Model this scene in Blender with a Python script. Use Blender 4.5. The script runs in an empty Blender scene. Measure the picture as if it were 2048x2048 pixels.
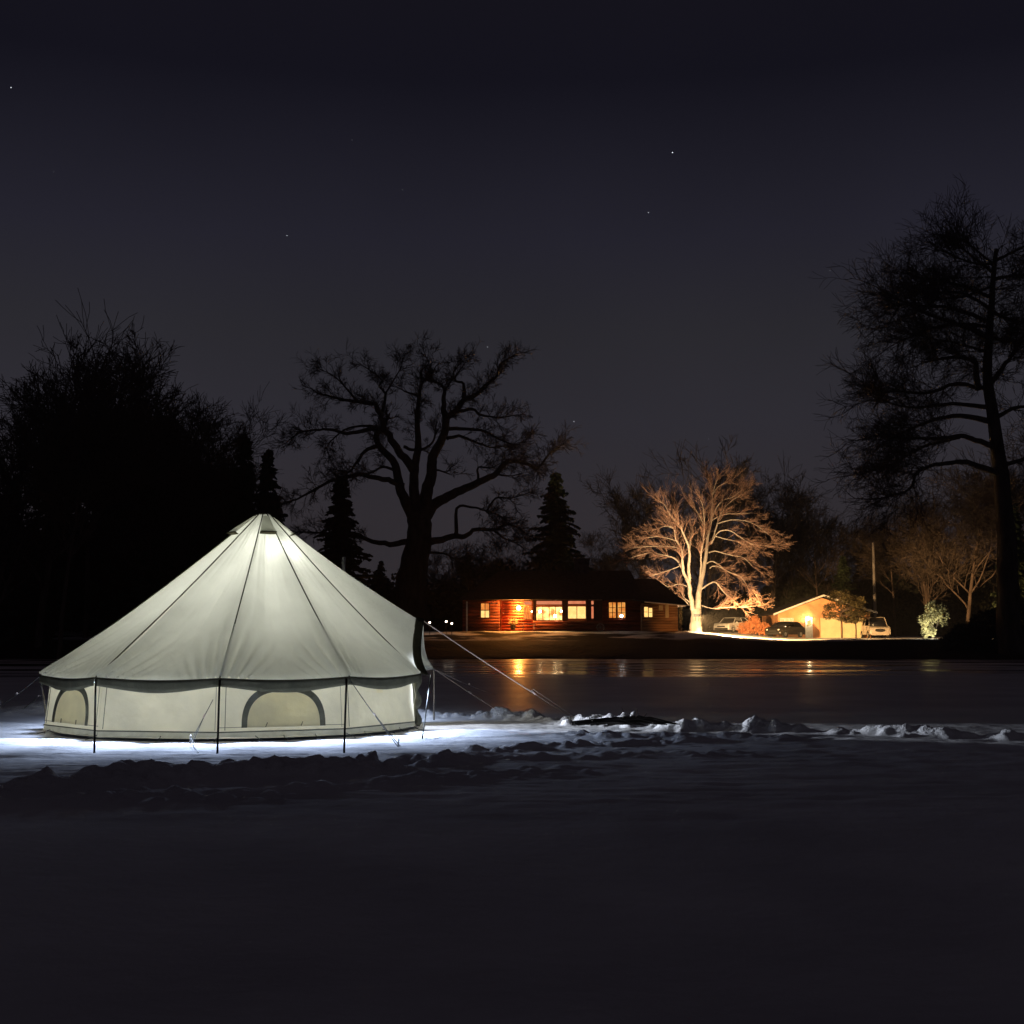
import bpy, math, random
import numpy as np
from mathutils import Vector, Matrix, noise as mnoise

R_ = math.radians
SC = bpy.context.scene
COL = SC.collection
random.seed(7)
# ------------------------------------------------------------------ camera
F, CH, HOR = 2516.0, 1.13, 1284.0          # focal length in 2048-px units, eye height, horizon row
PITCH = math.atan((HOR - 1024.0) / F)
cam_d = bpy.data.cameras.new('camera'); cam = bpy.data.objects.new('camera', cam_d); COL.objects.link(cam)
cam_d.sensor_width = 36; cam_d.lens = 36 * F / 2048; cam_d.clip_start = .1; cam_d.clip_end = 4000
cam.location = (0, 0, CH); cam.rotation_euler = (math.pi / 2 + PITCH, 0, 0)
SC.camera = cam

def P(px, py, Y):
    """world point on the plane at depth Y seen at photo pixel (px, py)"""
    u, v = (px - 1024) / F, (1024 - py) / F
    dy = math.cos(PITCH) - v * math.sin(PITCH); dz = math.sin(PITCH) + v * math.cos(PITCH)
    return Vector((u / dy * Y, Y, CH + dz / dy * Y))
def MX(px, Y): return P(px, HOR, Y).x
def MPP(Y): return Y / F

# ------------------------------------------------------------------ night sky
world = bpy.data.worlds.new('World'); SC.world = world; world.use_nodes = True
nt = world.node_tree; nt.nodes.clear()
def N(nt, t, **kw):
    n = nt.nodes.new(t)
    for k, v in kw.items():
        if k.startswith('i_'):
            n.inputs[k[2:].replace('_', ' ')].default_value = v
        else: setattr(n, k, v)
    return n
tc = N(nt, 'ShaderNodeTexCoord'); sx = N(nt, 'ShaderNodeSeparateXYZ')
nt.links.new(tc.outputs['Generated'], sx.inputs[0])
ramp = N(nt, 'ShaderNodeValToRGB')
stops = [(0.0, (.0310, .0270, .0310)), (.10, (.0320, .0280, .0335)), (.17, (.0285, .0268, .0350)), (.24, (.0240, .0232, .0295)),
         (.31, (.0175, .0168, .0265)), (.42, (.0066, .0063, .0115)), (.60, (.0078, .0066, .0100)), (1.0, (.0110, .0088, .0112))]
cr = ramp.color_ramp
while len(cr.elements) < len(stops): cr.elements.new(.5)
for e, (p, c) in zip(cr.elements, stops): e.position = p; e.color = (*c, 1)
nt.links.new(sx.outputs['Z'], ramp.inputs[0])
nz = N(nt, 'ShaderNodeTexNoise'); nz.inputs['Scale'].default_value = 3.0; nz.inputs['Detail'].default_value = 4
nt.links.new(tc.outputs['Generated'], nz.inputs['Vector'])
mr = N(nt, 'ShaderNodeMapRange'); mr.inputs['To Min'].default_value = .8; mr.inputs['To Max'].default_value = 1.2
nt.links.new(nz.outputs['Fac'], mr.inputs['Value'])
vm = N(nt, 'ShaderNodeVectorMath', operation='SCALE'); nt.links.new(ramp.outputs[0], vm.inputs[0]); nt.links.new(mr.outputs[0], vm.inputs['Scale'])
bg = N(nt, 'ShaderNodeBackground'); bg.inputs['Strength'].default_value = 1.0
nt.links.new(vm.outputs[0], bg.inputs['Color'])
wo = N(nt, 'ShaderNodeOutputWorld'); nt.links.new(bg.outputs[0], wo.inputs[0])
vs = SC.view_settings; vs.view_transform = 'Standard'; vs.look = 'None'; vs.exposure = 0; vs.gamma = 1; vs.use_curve_mapping = False
SC.cycles.use_denoising = True; SC.cycles.max_bounces = 6; SC.cycles.diffuse_bounces = 4
SC.cycles.transparent_max_bounces = 8; SC.cycles.sample_clamp_indirect = 3.0; SC.cycles.use_light_tree = True
SC.cycles.use_adaptive_sampling = False

# ------------------------------------------------------------------ helpers
def tag(o, label=None, cat=None, group=None, kind=None):
    if label: o['label'] = label
    if cat: o['category'] = cat
    if group: o['group'] = group
    if kind: o['kind'] = kind
    return o
def empty(name, loc=(0, 0, 0), label=None, cat=None, group=None, rz=0):
    o = bpy.data.objects.new(name, None); COL.objects.link(o); o.location = loc; o.rotation_euler = (0, 0, rz)
    o.empty_display_size = .2
    return tag(o, label, cat, group)

class MB:
    def __init__(s): s.v = []; s.f = []; s.mi = []
    def quad(s, *p):
        n = len(s.v); s.v += [tuple(q) for q in p]; s.f.append(tuple(range(n, n + len(p))))
    def box(s, lo, hi, rot=0, org=None):
        x0, y0, z0 = lo; x1, y1, z1 = hi
        pts = [(x0, y0, z0), (x1, y0, z0), (x1, y1, z0), (x0, y1, z0), (x0, y0, z1), (x1, y0, z1), (x1, y1, z1), (x0, y1, z1)]
        s.hexa(pts); return s
    def hexa(s, pts):
        n = len(s.v); s.v += [tuple(p) for p in pts]
        for f in ((0, 3, 2, 1), (4, 5, 6, 7), (0, 1, 5, 4), (1, 2, 6, 5), (2, 3, 7, 6), (3, 0, 4, 7)):
            s.f.append(tuple(n + i for i in f))
    def tube(s, pts, rad, k=6, cap=True):
        pts = [Vector(p) for p in pts]; m = len(pts)
        if m < 2: return
        if not hasattr(rad, '__len__'): rad = [rad] * m
        n0 = len(s.v)
        t = (pts[1] - pts[0])
        if t.length < 1e-9: return
        t.normalize()
        a = t.orthogonal().normalized()
        for i in range(m):
            if i == 0: t = pts[1] - pts[0]
            elif i == m - 1: t = pts[-1] - pts[-2]
            else: t = pts[i + 1] - pts[i - 1]
            if t.length < 1e-9: t = Vector((0, 0, 1))
            t.normalize()
            a = a - t * a.dot(t)
            if a.length < 1e-6: a = t.orthogonal()
            a.normalize(); b = t.cross(a)
            r = rad[i]; p = pts[i]
            for j in range(k):
                th = 2 * math.pi * j / k; c = math.cos(th) * r; d = math.sin(th) * r
                s.v.append((p.x + a.x * c + b.x * d, p.y + a.y * c + b.y * d, p.z + a.z * c + b.z * d))
        for i in range(m - 1):
            for j in range(k):
                q = n0 + i * k + j; w = n0 + i * k + (j + 1) % k
                s.f.append((q, w, w + k, q + k))
        if cap:
            s.f.append(tuple(n0 + j for j in reversed(range(k)))); s.f.append(tuple(n0 + (m - 1) * k + j for j in range(k)))
    def grid(s, fn, nu, nv):
        n0 = len(s.v)
        for j in range(nv + 1):
            for i in range(nu + 1): s.v.append(tuple(fn(i / nu, j / nv)))
        for j in range(nv):
            for i in range(nu):
                a = n0 + j * (nu + 1) + i; s.f.append((a, a + 1, a + nu + 2, a + nu + 1))
    def sphere(s, c, r, nu=10, nv=6, sz=1.0):
        def fn(u, v):
            th = 2 * math.pi * u; ph = math.pi * (v - .5)
            return (c[0] + r * math.cos(ph) * math.cos(th), c[1] + r * math.cos(ph) * math.sin(th), c[2] + r * sz * math.sin(ph))
        s.grid(fn, nu, nv)
    def build(s, name, mat, parent=None, smooth=False, off=None):
        me = bpy.data.meshes.new(name)
        v = s.v
        if off is not None: v = [(a - off[0], b - off[1], c - off[2]) for a, b, c in v]
        me.from_pydata(v, [], s.f); me.update()
        if smooth: me.polygons.foreach_set('use_smooth', [True] * len(me.polygons))
        o = bpy.data.objects.new(name, me); COL.objects.link(o)
        if mat: me.materials.append(mat)
        if parent: o.parent = parent
        return o
def bevel(o, w=.02, seg=2):
    m = o.modifiers.new('bevel', 'BEVEL'); m.width = w; m.segments = seg; m.limit_method = 'ANGLE'; m.angle_limit = R_(35)
    return o
def copy_thing(o, parent=None):
    c = o.copy(); COL.objects.link(c); c.parent = parent
    for ch in list(o.children): copy_thing(ch, c)
    return c

# ------------------------------------------------------------------ materials
def mat(name, col, rough=.8, var=.15, scale=5.0, bump=0.0, bscale=20.0, metal=0.0, spec=.3, transl=0.0, emis=None, es=0.0, stretch=(1, 1, 1), col2=None, trcol=None):
    m = bpy.data.materials.new(name); m.use_nodes = True; t = m.node_tree; t.nodes.clear()
    out = N(t, 'ShaderNodeOutputMaterial'); b = N(t, 'ShaderNodeBsdfPrincipled')
    b.inputs['Roughness'].default_value = rough; b.inputs['Metallic'].default_value = metal; b.inputs['Specular IOR Level'].default_value = spec
    tc = N(t, 'ShaderNodeTexCoord'); mp = N(t, 'ShaderNodeMapping'); mp.inputs['Scale'].default_value = stretch
    t.links.new(tc.outputs['Object'], mp.inputs[0])
    nz = N(t, 'ShaderNodeTexNoise'); nz.inputs['Scale'].default_value = scale; nz.inputs['Detail'].default_value = 5
    t.links.new(mp.outputs[0], nz.inputs['Vector'])
    mx = N(t, 'ShaderNodeMix', data_type='RGBA')
    c2 = col2 or tuple(min(1, c * (1 + var * 2)) for c in col); c1 = tuple(c * (1 - var * 2) for c in col) if not col2 else col
    mx.inputs['A'].default_value = (*c1, 1); mx.inputs['B'].default_value = (*c2, 1)
    rp = N(t, 'ShaderNodeMapRange'); rp.inputs['From Min'].default_value = .3; rp.inputs['From Max'].default_value = .7
    t.links.new(nz.outputs['Fac'], rp.inputs['Value']); t.links.new(rp.outputs[0], mx.inputs['Factor'])
    t.links.new(mx.outputs['Result'], b.inputs['Base Color'])
    if bump:
        n2 = N(t, 'ShaderNodeTexNoise'); n2.inputs['Scale'].default_value = bscale; n2.inputs['Detail'].default_value = 4
        t.links.new(mp.outputs[0], n2.inputs['Vector'])
        bp = N(t, 'ShaderNodeBump'); bp.inputs['Strength'].default_value = bump; bp.inputs['Distance'].default_value = .03
        t.links.new(n2.outputs['Fac'], bp.inputs['Height']); t.links.new(bp.outputs[0], b.inputs['Normal'])
    if emis:
        b.inputs['Emission Color'].default_value = (*emis, 1); b.inputs['Emission Strength'].default_value = es
    src = b.outputs[0]
    if transl:
        tr = N(t, 'ShaderNodeBsdfTranslucent')
        if trcol: tr.inputs['Color'].default_value = (*trcol, 1)
        else: t.links.new(mx.outputs['Result'], tr.inputs['Color'])
        if bump: t.links.new(bp.outputs[0], tr.inputs['Normal'])
        ms = N(t, 'ShaderNodeMixShader'); ms.inputs[0].default_value = transl
        t.links.new(b.outputs[0], ms.inputs[1]); t.links.new(tr.outputs[0], ms.inputs[2]); src = ms.outputs[0]
    t.links.new(src, out.inputs[0]); m['bsdf'] = 1
    return m
def emat(name, col, s, sample=True):
    m = bpy.data.materials.new(name); m.use_nodes = True; t = m.node_tree; t.nodes.clear()
    out = N(t, 'ShaderNodeOutputMaterial'); e = N(t, 'ShaderNodeEmission'); e.inputs[0].default_value = (*col, 1); e.inputs[1].default_value = s
    t.links.new(e.outputs[0], out.inputs[0])
    if not sample: m.cycles.emission_sampling = 'NONE'
    return m
M = {}
M['canvas'] = mat('cream_canvas', (.72, .73, .655), .9, .06, 1.1, .7, 3.6, spec=.1, transl=.5)
M['wallcanvas'] = mat('wall_canvas', (.84, .81, .66), .9, .09, 1.7, .6, 4.5, spec=.1, transl=.56)
M['skirt'] = mat('skirt_canvas', (.62, .62, .52), .8, .08, 6, .2, 9, spec=.1, transl=.45)
M['khaki'] = mat('khaki_webbing', (.075, .068, .04), .9, .1, 9, .2, 30, spec=.1, transl=.06)
M['seam'] = mat('seam_tape', (.09, .09, .065), .9, .1, 9, spec=.1)
M['winpanel'] = mat('window_canvas', (.86, .81, .60), .9, .06, 3, .2, 8, spec=.1, transl=.58)
M['rope'] = mat('guy_rope', (.62, .52, .46), .8, .1, 30)
M['ropedark'] = mat('dark_rope', (.10, .10, .085), .8, .1, 30)
M['poledark'] = mat('dark_pole', (.012, .012, .010), .9, .1, 20, spec=.0)
M['steel'] = mat('steel_pole', (.35, .35, .34), .4, .1, 20, metal=.6, spec=.5)
M['sheet'] = mat('ground_sheet', (.30, .31, .29), .8, .1, 3)
M['bark'] = mat('dark_bark', (.05, .043, .036), .95, .3, 3, .5, 8, stretch=(1, 1, .3))
M['bark_mid'] = mat('grey_bark', (.09, .065, .052), .95, .3, 3, .5, 8, stretch=(1, 1, .3))
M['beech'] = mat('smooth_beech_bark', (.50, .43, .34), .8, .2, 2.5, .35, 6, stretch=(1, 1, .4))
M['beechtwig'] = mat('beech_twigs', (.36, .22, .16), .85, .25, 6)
M['twig'] = mat('bare_twigs', (.055, .042, .034), .95, .3, 6)
M['conifer'] = mat('conifer_needles', (.035, .050, .024), .9, .4, .9, transl=.15)
M['leaf'] = mat('olive_leaves', (.12, .10, .045), .7, .4, 1.5, transl=.2)
M['leafpale'] = mat('pale_laurel_leaves', (.42, .38, .22), .5, .4, 1.5, transl=.2)
M['rust'] = mat('copper_leaves', (.66, .28, .12), .8, .2, 2.5, transl=.2)
M['undergrowth'] = mat('undergrowth', (.03, .032, .02), .95, .4, .8)
M['log'] = mat('stained_logs', (.30, .075, .032), .65, .3, 2, .4, 12, stretch=(.3, 1, 1.5))
M['logpale'] = mat('weathered_logs', (.34, .20, .10), .7, .3, 1.5, .4, 12, stretch=(.3, 1, 1.5))
M['roof'] = mat('dark_shingles', (.045, .035, .032), .9, .3, 4, .6, 14)
M['trim'] = mat('white_trim', (.72, .70, .66), .6, .06, 6)
M['frame'] = mat('dark_frame', (.10, .045, .025), .6, .2, 6)
M['stucco'] = mat('tan_render', (.72, .35, .16), .85, .08, 1.2, .3, 30)
M['gdoor'] = mat('cream_garage_door', (.70, .60, .36), .6, .05, 1.4)
M['stone'] = mat('chimney_stone', (.10, .085, .075), .9, .3, 3, .5, 10)
M['silver'] = mat('frosted_silver_paint', (.80, .80, .76), .45, .08, 2.5, metal=.0, spec=.5)
M['blackp'] = mat('black_paint', (.02, .018, .017), .22, .1, 3, spec=.6)
M['whitep'] = mat('cream_white_paint', (.48, .42, .34), .35, .06, 2, spec=.5)
M['glass'] = mat('tinted_glass', (.012, .012, .014), .08, .1, 2, spec=.8)
M['tyre'] = mat('rubber', (.02, .02, .02), .9, .1, 9)
M['rim'] = mat('alloy', (.45, .45, .45), .35, .1, 9, metal=.8)
M['lens'] = mat('lamp_lens', (.75, .75, .70), .15, .05, 9, spec=.8)
M['redlens'] = mat('red_lens', (.35, .02, .01), .2, .05, 9, spec=.8)
M['plastic'] = mat('black_plastic', (.025, .025, .025), .6, .1, 9)
M['poleg'] = mat('weathered_pole', (.36, .33, .31), .8, .15, 3, .3, 10, stretch=(1, 1, .1))
M['bulb_w'] = emat('warm_bulb', (1, .70, .36), 60.0)
M['bulb_porch'] = emat('porch_bulb', (1, .55, .16), 110.0)
M['bulb_g'] = emat('globe_bulb', (1, .82, .62), 14.0)
M['bulb_cool'] = emat('cool_bulb', (.85, .92, 1), 12.0)
M['led'] = emat('led', (.75, .85, 1), 3.0, False)

def window_mat(name, c_top, c_bot, s, seed=0, scale=3.0):
    m = bpy.data.materials.new(name); m.use_nodes = True; t = m.node_tree; t.nodes.clear()
    out = N(t, 'ShaderNodeOutputMaterial'); e = N(t, 'ShaderNodeEmission')
    tc = N(t, 'ShaderNodeTexCoord'); mp = N(t, 'ShaderNodeMapping'); mp.inputs['Location'].default_value = (seed * 3.7, seed, 0)
    t.links.new(tc.outputs['Object'], mp.inputs[0])
    nz = N(t, 'ShaderNodeTexNoise'); nz.inputs['Scale'].default_value = scale; nz.inputs['Detail'].default_value = 3
    t.links.new(mp.outputs[0], nz.inputs['Vector'])
    mx = N(t, 'ShaderNodeMix', data_type='RGBA'); mx.inputs['A'].default_value = (*c_top, 1); mx.inputs['B'].default_value = (*c_bot, 1)
    rp = N(t, 'ShaderNodeMapRange'); rp.inputs['From Min'].default_value = .38; rp.inputs['From Max'].default_value = .62
    t.links.new(nz.outputs['Fac'], rp.inputs['Value']); t.links.new(rp.outputs[0], mx.inputs['Factor'])
    t.links.new(mx.outputs['Result'], e.inputs[0]); e.inputs[1].default_value = s
    g = N(t, 'ShaderNodeBsdfGlossy'); g.inputs['Roughness'].default_value = .1; g.inputs[0].default_value = (.05, .05, .05, 1)
    ad = N(t, 'ShaderNodeAddShader'); t.links.new(e.outputs[0], ad.inputs[0]); t.links.new(g.outputs[0], ad.inputs[1])
    t.links.new(ad.outputs[0], out.inputs[0]); return m
M['w_orange'] = window_mat('lit_window_orange', (.75, .17, .03), (1, .36, .07), 1.0, 1)
M['w_yellow'] = window_mat('lit_window_yellow', (.95, .52, .15), (1, .62, .20), 1.5, 2)
M['w_mixed'] = window_mat('lit_window_mixed', (.55, .13, .03), (1, .60, .18), 3.0, 3, 2.6)
M['w_trans'] = window_mat('lit_transom', (.75, .20, .09), (.85, .28, .13), .9, 4)
M['w_warm'] = window_mat('lit_window_warm', (.75, .20, .03), (.95, .42, .09), 1.0, 5)

# ------------------------------------------------------------------ terrain and frozen lake
def np_interp(x, xs, ys): return np.interp(x, xs, ys)
PXA = np.array([-4000, 0, 925, 1364, 1400, 1470, 1540, 1600, 1750, 1850, 2048, 6000.])
SA = (PXA - 1024) / F
ZC = np.array([1.3, 1.3, 1.25, 1.30, 1.44, 1.30, 1.20, 1.18, 1.27, 1.27, 1.2, 1.3])       # bank crest, Y = 91
Z95 = np.array([1.9, 1.9, 1.93, 1.95, 1.86, 1.50, 1.30, 1.24, 1.32, 1.34, 1.3, 1.4])
Z128 = np.array([2.2, 2.2, 2.2, 2.15, 2.15, 2.10, 1.75, 1.55, 1.55, 1.55, 1.5, 1.6])
def ground_z(x, y):
    s = x / max(y, 10.)
    zc, z95, z128 = float(np.interp(s, SA, ZC)), float(np.interp(s, SA, Z95)), float(np.interp(s, SA, Z128))
    sh = 83.6 + 1.2 * math.sin(x * .13) + .8 * math.sin(x * .31 + 1)
    if y < sh: return -.5 if y < sh - 1.5 else -.5 * (sh - y) / 1.5
    if y < 91: return zc * ((y - sh) / (91 - sh)) ** .8
    if y < 95: return zc + (z95 - zc) * (y - 91) / 4
    if y < 128: return z95 + (z128 - z95) * (y - 95) / 33
    return z128 + (y - 128) * .012
def axis(parts):
    out = []
    for a, b, st in parts:
        n = max(1, round((b - a) / st)); out += [a + (b - a) * i / n for i in range(n)]
    out.append(parts[-1][1]); return out
def sheet(name, xs, ys, zf, m, smooth=True):
    nx, ny = len(xs), len(ys)
    v = [(x, y, zf(x, y)) for y in ys for x in xs]
    f = [(j * nx + i, j * nx + i + 1, (j + 1) * nx + i + 1, (j + 1) * nx + i) for j in range(ny - 1) for i in range(nx - 1)]
    me = bpy.data.meshes.new(name); me.from_pydata(v, [], f); me.update(); me.materials.append(m)
    if smooth: me.polygons.foreach_set('use_smooth', [True] * len(f))
    o = bpy.data.objects.new(name, me); COL.objects.link(o); o['kind'] = 'structure'; return o

# ground material: dark turf bank, snow on the level ground above it (patchy on the lawn in front of the house)
mg = bpy.data.materials.new('turf_and_snow'); mg.use_nodes = True; t = mg.node_tree; b = t.nodes['Principled BSDF']
tc = N(t, 'ShaderNodeTexCoord'); sp = N(t, 'ShaderNodeSeparateXYZ'); t.links.new(tc.outputs['Object'], sp.inputs[0])
def math_n(t, op, a, bb=None, cc=None, clamp=False):
    n = N(t, 'ShaderNodeMath', operation=op); n.use_clamp = clamp
    for i, v in enumerate((a, bb, cc)):
        if v is None: continue
        if isinstance(v, (int, float)): n.inputs[i].default_value = v
        else: t.links.new(v, n.inputs[i])
    return n.outputs[0]
nz = N(t, 'ShaderNodeTexNoise'); nz.inputs['Scale'].default_value = .32; nz.inputs['Detail'].default_value = 5
mp = N(t, 'ShaderNodeMapping'); mp.inputs['Scale'].default_value = (.6, 1.6, 1); t.links.new(tc.outputs['Object'], mp.inputs[0]); t.links.new(mp.outputs[0], nz.inputs['Vector'])
sx_ = math_n(t, 'DIVIDE', sp.outputs['X'], sp.outputs['Y'])
right = math_n(t, 'MULTIPLY_ADD', sx_, 60.0, -60 * .128, True)                 # 0 on the lawn, 1 on the drive
ypos = math_n(t, 'MULTIPLY_ADD', sp.outputs['Y'], .9, -.9 * 90.6, True)
thr = math_n(t, 'MULTIPLY_ADD', right, -.30, .475)
pm = math_n(t, 'SUBTRACT', nz.outputs['Fac'], thr)
pm = math_n(t, 'MULTIPLY', pm, 14.0, clamp=True)
mask = math_n(t, 'MULTIPLY', pm, ypos)
n2 = N(t, 'ShaderNodeTexNoise'); n2.inputs['Scale'].default_value = 2.5; n2.inputs['Detail'].default_value = 6; t.links.new(tc.outputs['Object'], n2.inputs['Vector'])
turf = N(t, 'ShaderNodeMix', data_type='RGBA'); turf.inputs['A'].default_value = (.006, .005, .003, 1); turf.inputs['B'].default_value = (.018, .014, .008, 1)
t.links.new(n2.outputs['Fac'], turf.inputs['Factor'])
gm = N(t, 'ShaderNodeMix', data_type='RGBA'); gm.inputs['B'].default_value = (.78, .78, .78, 1)
t.links.new(mask, gm.inputs['Factor']); t.links.new(turf.outputs['Result'], gm.inputs['A']); t.links.new(gm.outputs['Result'], b.inputs['Base Color'])
b.inputs['Roughness'].default_value = .9; b.inputs['Specular IOR Level'].default_value = .15
bp = N(t, 'ShaderNodeBump'); bp.inputs['Strength'].default_value = .7; bp.inputs['Distance'].default_value = .15; t.links.new(n2.outputs['Fac'], bp.inputs['Height']); t.links.new(bp.outputs[0], b.inputs['Normal'])
def gz(x, y):
    z = ground_z(x, y)
    if y > 85: z += .07 * mnoise.noise((x * .35, y * .5, 3)) + .03 * mnoise.noise((x * 1.3, y * 1.3, 9))
    return z
sheet('ground', axis([(-900, -100, 50), (-100, -30, 4), (-30, 50, .7), (50, 110, 4), (110, 900, 50)]),
      axis([(-300, 78, 42), (78, 82, 1), (82, 100, .35), (100, 135, 1.2), (135, 300, 15), (300, 1500, 120)]), gz, mg)

# snow banks shovelled up around the tent: (x, y, height, half width) along each bank
BANKS = [
    [(-7.5, 8.4, .08, .5), (-5.2, 8.9, .10, .45), (-4.1, 9.2, .13, .40), (-3.55, 9.7, .16, .30), (-2.9, 10.5, .175, .28), (-2.2, 10.8, .165, .28), (-1.5, 11.1, .16, .28), (-.9, 11.6, .13, .26), (-.5, 12.3, .09, .24), (-.25, 12.9, .06, .2)],
    [(-4.6, 8.2, .05, .35), (-3.0, 9.2, .06, .3), (-1.6, 9.7, .05, .3), (-.6, 10.6, .05, .3), (.6, 11.3, .04, .3)],
    [(-.25, 13.0, .05, .16), (.35, 13.7, .06, .15), (1.0, 14.0, .06, .15), (1.7, 14.3, .07, .15), (2.3, 14.6, .04, .2)],
    [(-.9, 12.0, .02, .2), (.3, 12.5, .035, .18), (1.2, 12.7, .035, .2), (2.3, 13.0, .03, .25)],
    [(-1.6, 19.6, .07, .2), (-1.1, 19.2, .11, .18), (-.5, 19.0, .14, .18), (.2, 18.6, .12, .18), (.7, 18.0, .04, .2)],
    [(.5, 17.9, .10, .25), (1.1, 17.6, .14, .25), (1.7, 17.2, .14, .25), (2.0, 16.8, .05, .2)],
    [(1.95, 16.3, .06, .15), (2.3, 16.3, .15, .15), (2.8, 16.2, .12, .15), (3.3, 16.1, .13, .15), (3.8, 16.0, .06, .15)],
    [(4.0, 15.9, .06, .15), (4.6, 15.5, .13, .16), (5.1, 15.2, .12, .16), (5.5, 15.1, .04, .15)],
    [(5.6, 15.0, .03, .15), (6.0, 14.9, .09, .16), (6.5, 14.7, .07, .16), (6.9, 14.5, .01, .15)],
    [(.6, 15.4, .05, .2), (1.3, 15.2, .07, .15), (2.2, 15.3, .05, .15), (3.2, 14.8, .04, .2)],
    [(-9.5, 19.5, .12, .4), (-7.2, 20.6, .16, .3), (-5.5, 21.0, .16, .3), (-3.5, 21.0, .16, .3), (-1.8, 20.0, .1, .3)],
]
TCX, TCY = MX(480, 17), 17.0
SEG = [(a, bb) for bk in BANKS for a, bb in zip(bk[:-1], bk[1:])]
def fb(x, y, z, o=4):
    return mnoise.fractal((x, y, z), 1.0, 2.1, o)
rnd = random.Random(41); CLOD = {}
for bk in BANKS:
    for (x0, y0, h0, w0), (x1, y1, h1, w1) in zip(bk[:-1], bk[1:]):
        L_ = math.hypot(x1 - x0, y1 - y0)
        for _ in range(int(L_ * (38 if y0 > 8.7 else 8))):
            u = rnd.random(); w = (w0 + (w1 - w0) * u); hh = h0 + (h1 - h0) * u; off = rnd.gauss(0, .62) * w * 1.15; nx_, ny_ = -(y1 - y0) / L_, (x1 - x0) / L_
            cx, cy = x0 + (x1 - x0) * u + nx_ * off, y0 + (y1 - y0) * u + ny_ * off
            cr = min(.15 if y0 > 12.5 else .11, .035 + rnd.expovariate(1 / .045)); chh = cr * rnd.uniform(.3, .75) * min(1, .25 + hh * 5.5); a = rnd.uniform(0, math.pi)
            for i in range(int((cx - cr) * 2 + 100), int((cx + cr) * 2 + 100) + 1):
                for j in range(int((cy - cr) * 2), int((cy + cr) * 2) + 1): CLOD.setdefault((i, j), []).append((cx, cy, cr, chh, math.cos(a), math.sin(a)))
def snow_z(x, y):
    if not (-12 < x < 9 and 7 < y < 24): 
        return .012 * mnoise.noise((x * .6, y * .6, 0))
    h = 0.0
    for (x0, y0, h0, w0), (x1, y1, h1, w1) in SEG:
        if min(x0, x1) - 1.6 > x or max(x0, x1) + 1.6 < x or min(y0, y1) - 1.6 > y or max(y0, y1) + 1.6 < y: continue
        dx, dy = x1 - x0, y1 - y0; u = ((x - x0) * dx + (y - y0) * dy) / (dx * dx + dy * dy); u = 0 if u < 0 else 1 if u > 1 else u
        d = math.hypot(x - x0 - u * dx, y - y0 - u * dy); w = w0 + (w1 - w0) * u; hh = h0 + (h1 - h0) * u
        v = hh * math.exp(-(d / w) ** 2 * 1.2)
        if v > h: h = v
    base = .012 * mnoise.noise((x * .6, y * .6, 0)) + .008 * mnoise.noise((x * 3, y * 3, 5))
    if h > .012:
        gap = min(1, max(.12, .75 + 1.6 * fb(x * 1.0, y * 1.0, 12.3, 3)))
        if x > -1.2 and not (x > 1.8 and y > 14.4): h *= gap
        h = h * max(.3, .72 + .35 * fb(x * 2.2, y * 2.2, 1.7, 3)) + .006 * fb(x * 14, y * 14, 6, 3) * min(1, h * 15)
    best = 0.0
    for (cx, cy, cr, ch, ca, cb) in CLOD.get((int(x * 2 + 100), int(y * 2)), ()):
        dx, dy = x - cx, y - cy; u = (dx * ca + dy * cb) / cr; v = (dy * ca - dx * cb) / (cr * .62); q = u * u + v * v
        if q < 1:
            b_ = ch * (1 - q) ** .55 * (1 + .3 * u)
            if b_ > best: best = b_
    if best: h = h * .9 + best * (1 + .25 * mnoise.noise((x * 18, y * 18, 2)))
    d = math.hypot(x - TCX, y - TCY)
    if d < 2.7: return -.01
    wear = .012 * fb(x * 1.2, y * 5.0, 7.7) + (.010 * abs(fb(x * 4, y * 9, 3.3)) if d < 6 else 0)
    if 12.3 < y < 18.5 and x > -.5: wear += .02 * max(0, fb(x * 2.5, y * 4, 8.8)) * max(0, 1 - abs(x - 2.5) / 4)
    k = min(1, (d - 2.7) / .4)
    return (base + h + wear) * k - .01 * (1 - k)

ms = bpy.data.materials.new('lake_snow_and_ice'); ms.use_nodes = True; t = ms.node_tree; b = t.nodes['Principled BSDF']
tc = N(t, 'ShaderNodeTexCoord'); sp = N(t, 'ShaderNodeSeparateXYZ'); t.links.new(tc.outputs['Object'], sp.inputs[0])
n1 = N(t, 'ShaderNodeTexNoise'); n1.inputs['Scale'].default_value = .5; n1.inputs['Detail'].default_value = 6; t.links.new(tc.outputs['Object'], n1.inputs['Vector'])
cm = N(t, 'ShaderNodeMix', data_type='RGBA'); cm.inputs['A'].default_value = (.62, .61, .62, 1); cm.inputs['B'].default_value = (.80, .79, .79, 1)
rp = N(t, 'ShaderNodeMapRange'); rp.inputs['From Min'].default_value = .35; rp.inputs['From Max'].default_value = .65; t.links.new(n1.outputs['Fac'], rp.inputs['Value']); t.links.new(rp.outputs[0], cm.inputs['Factor'])
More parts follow.
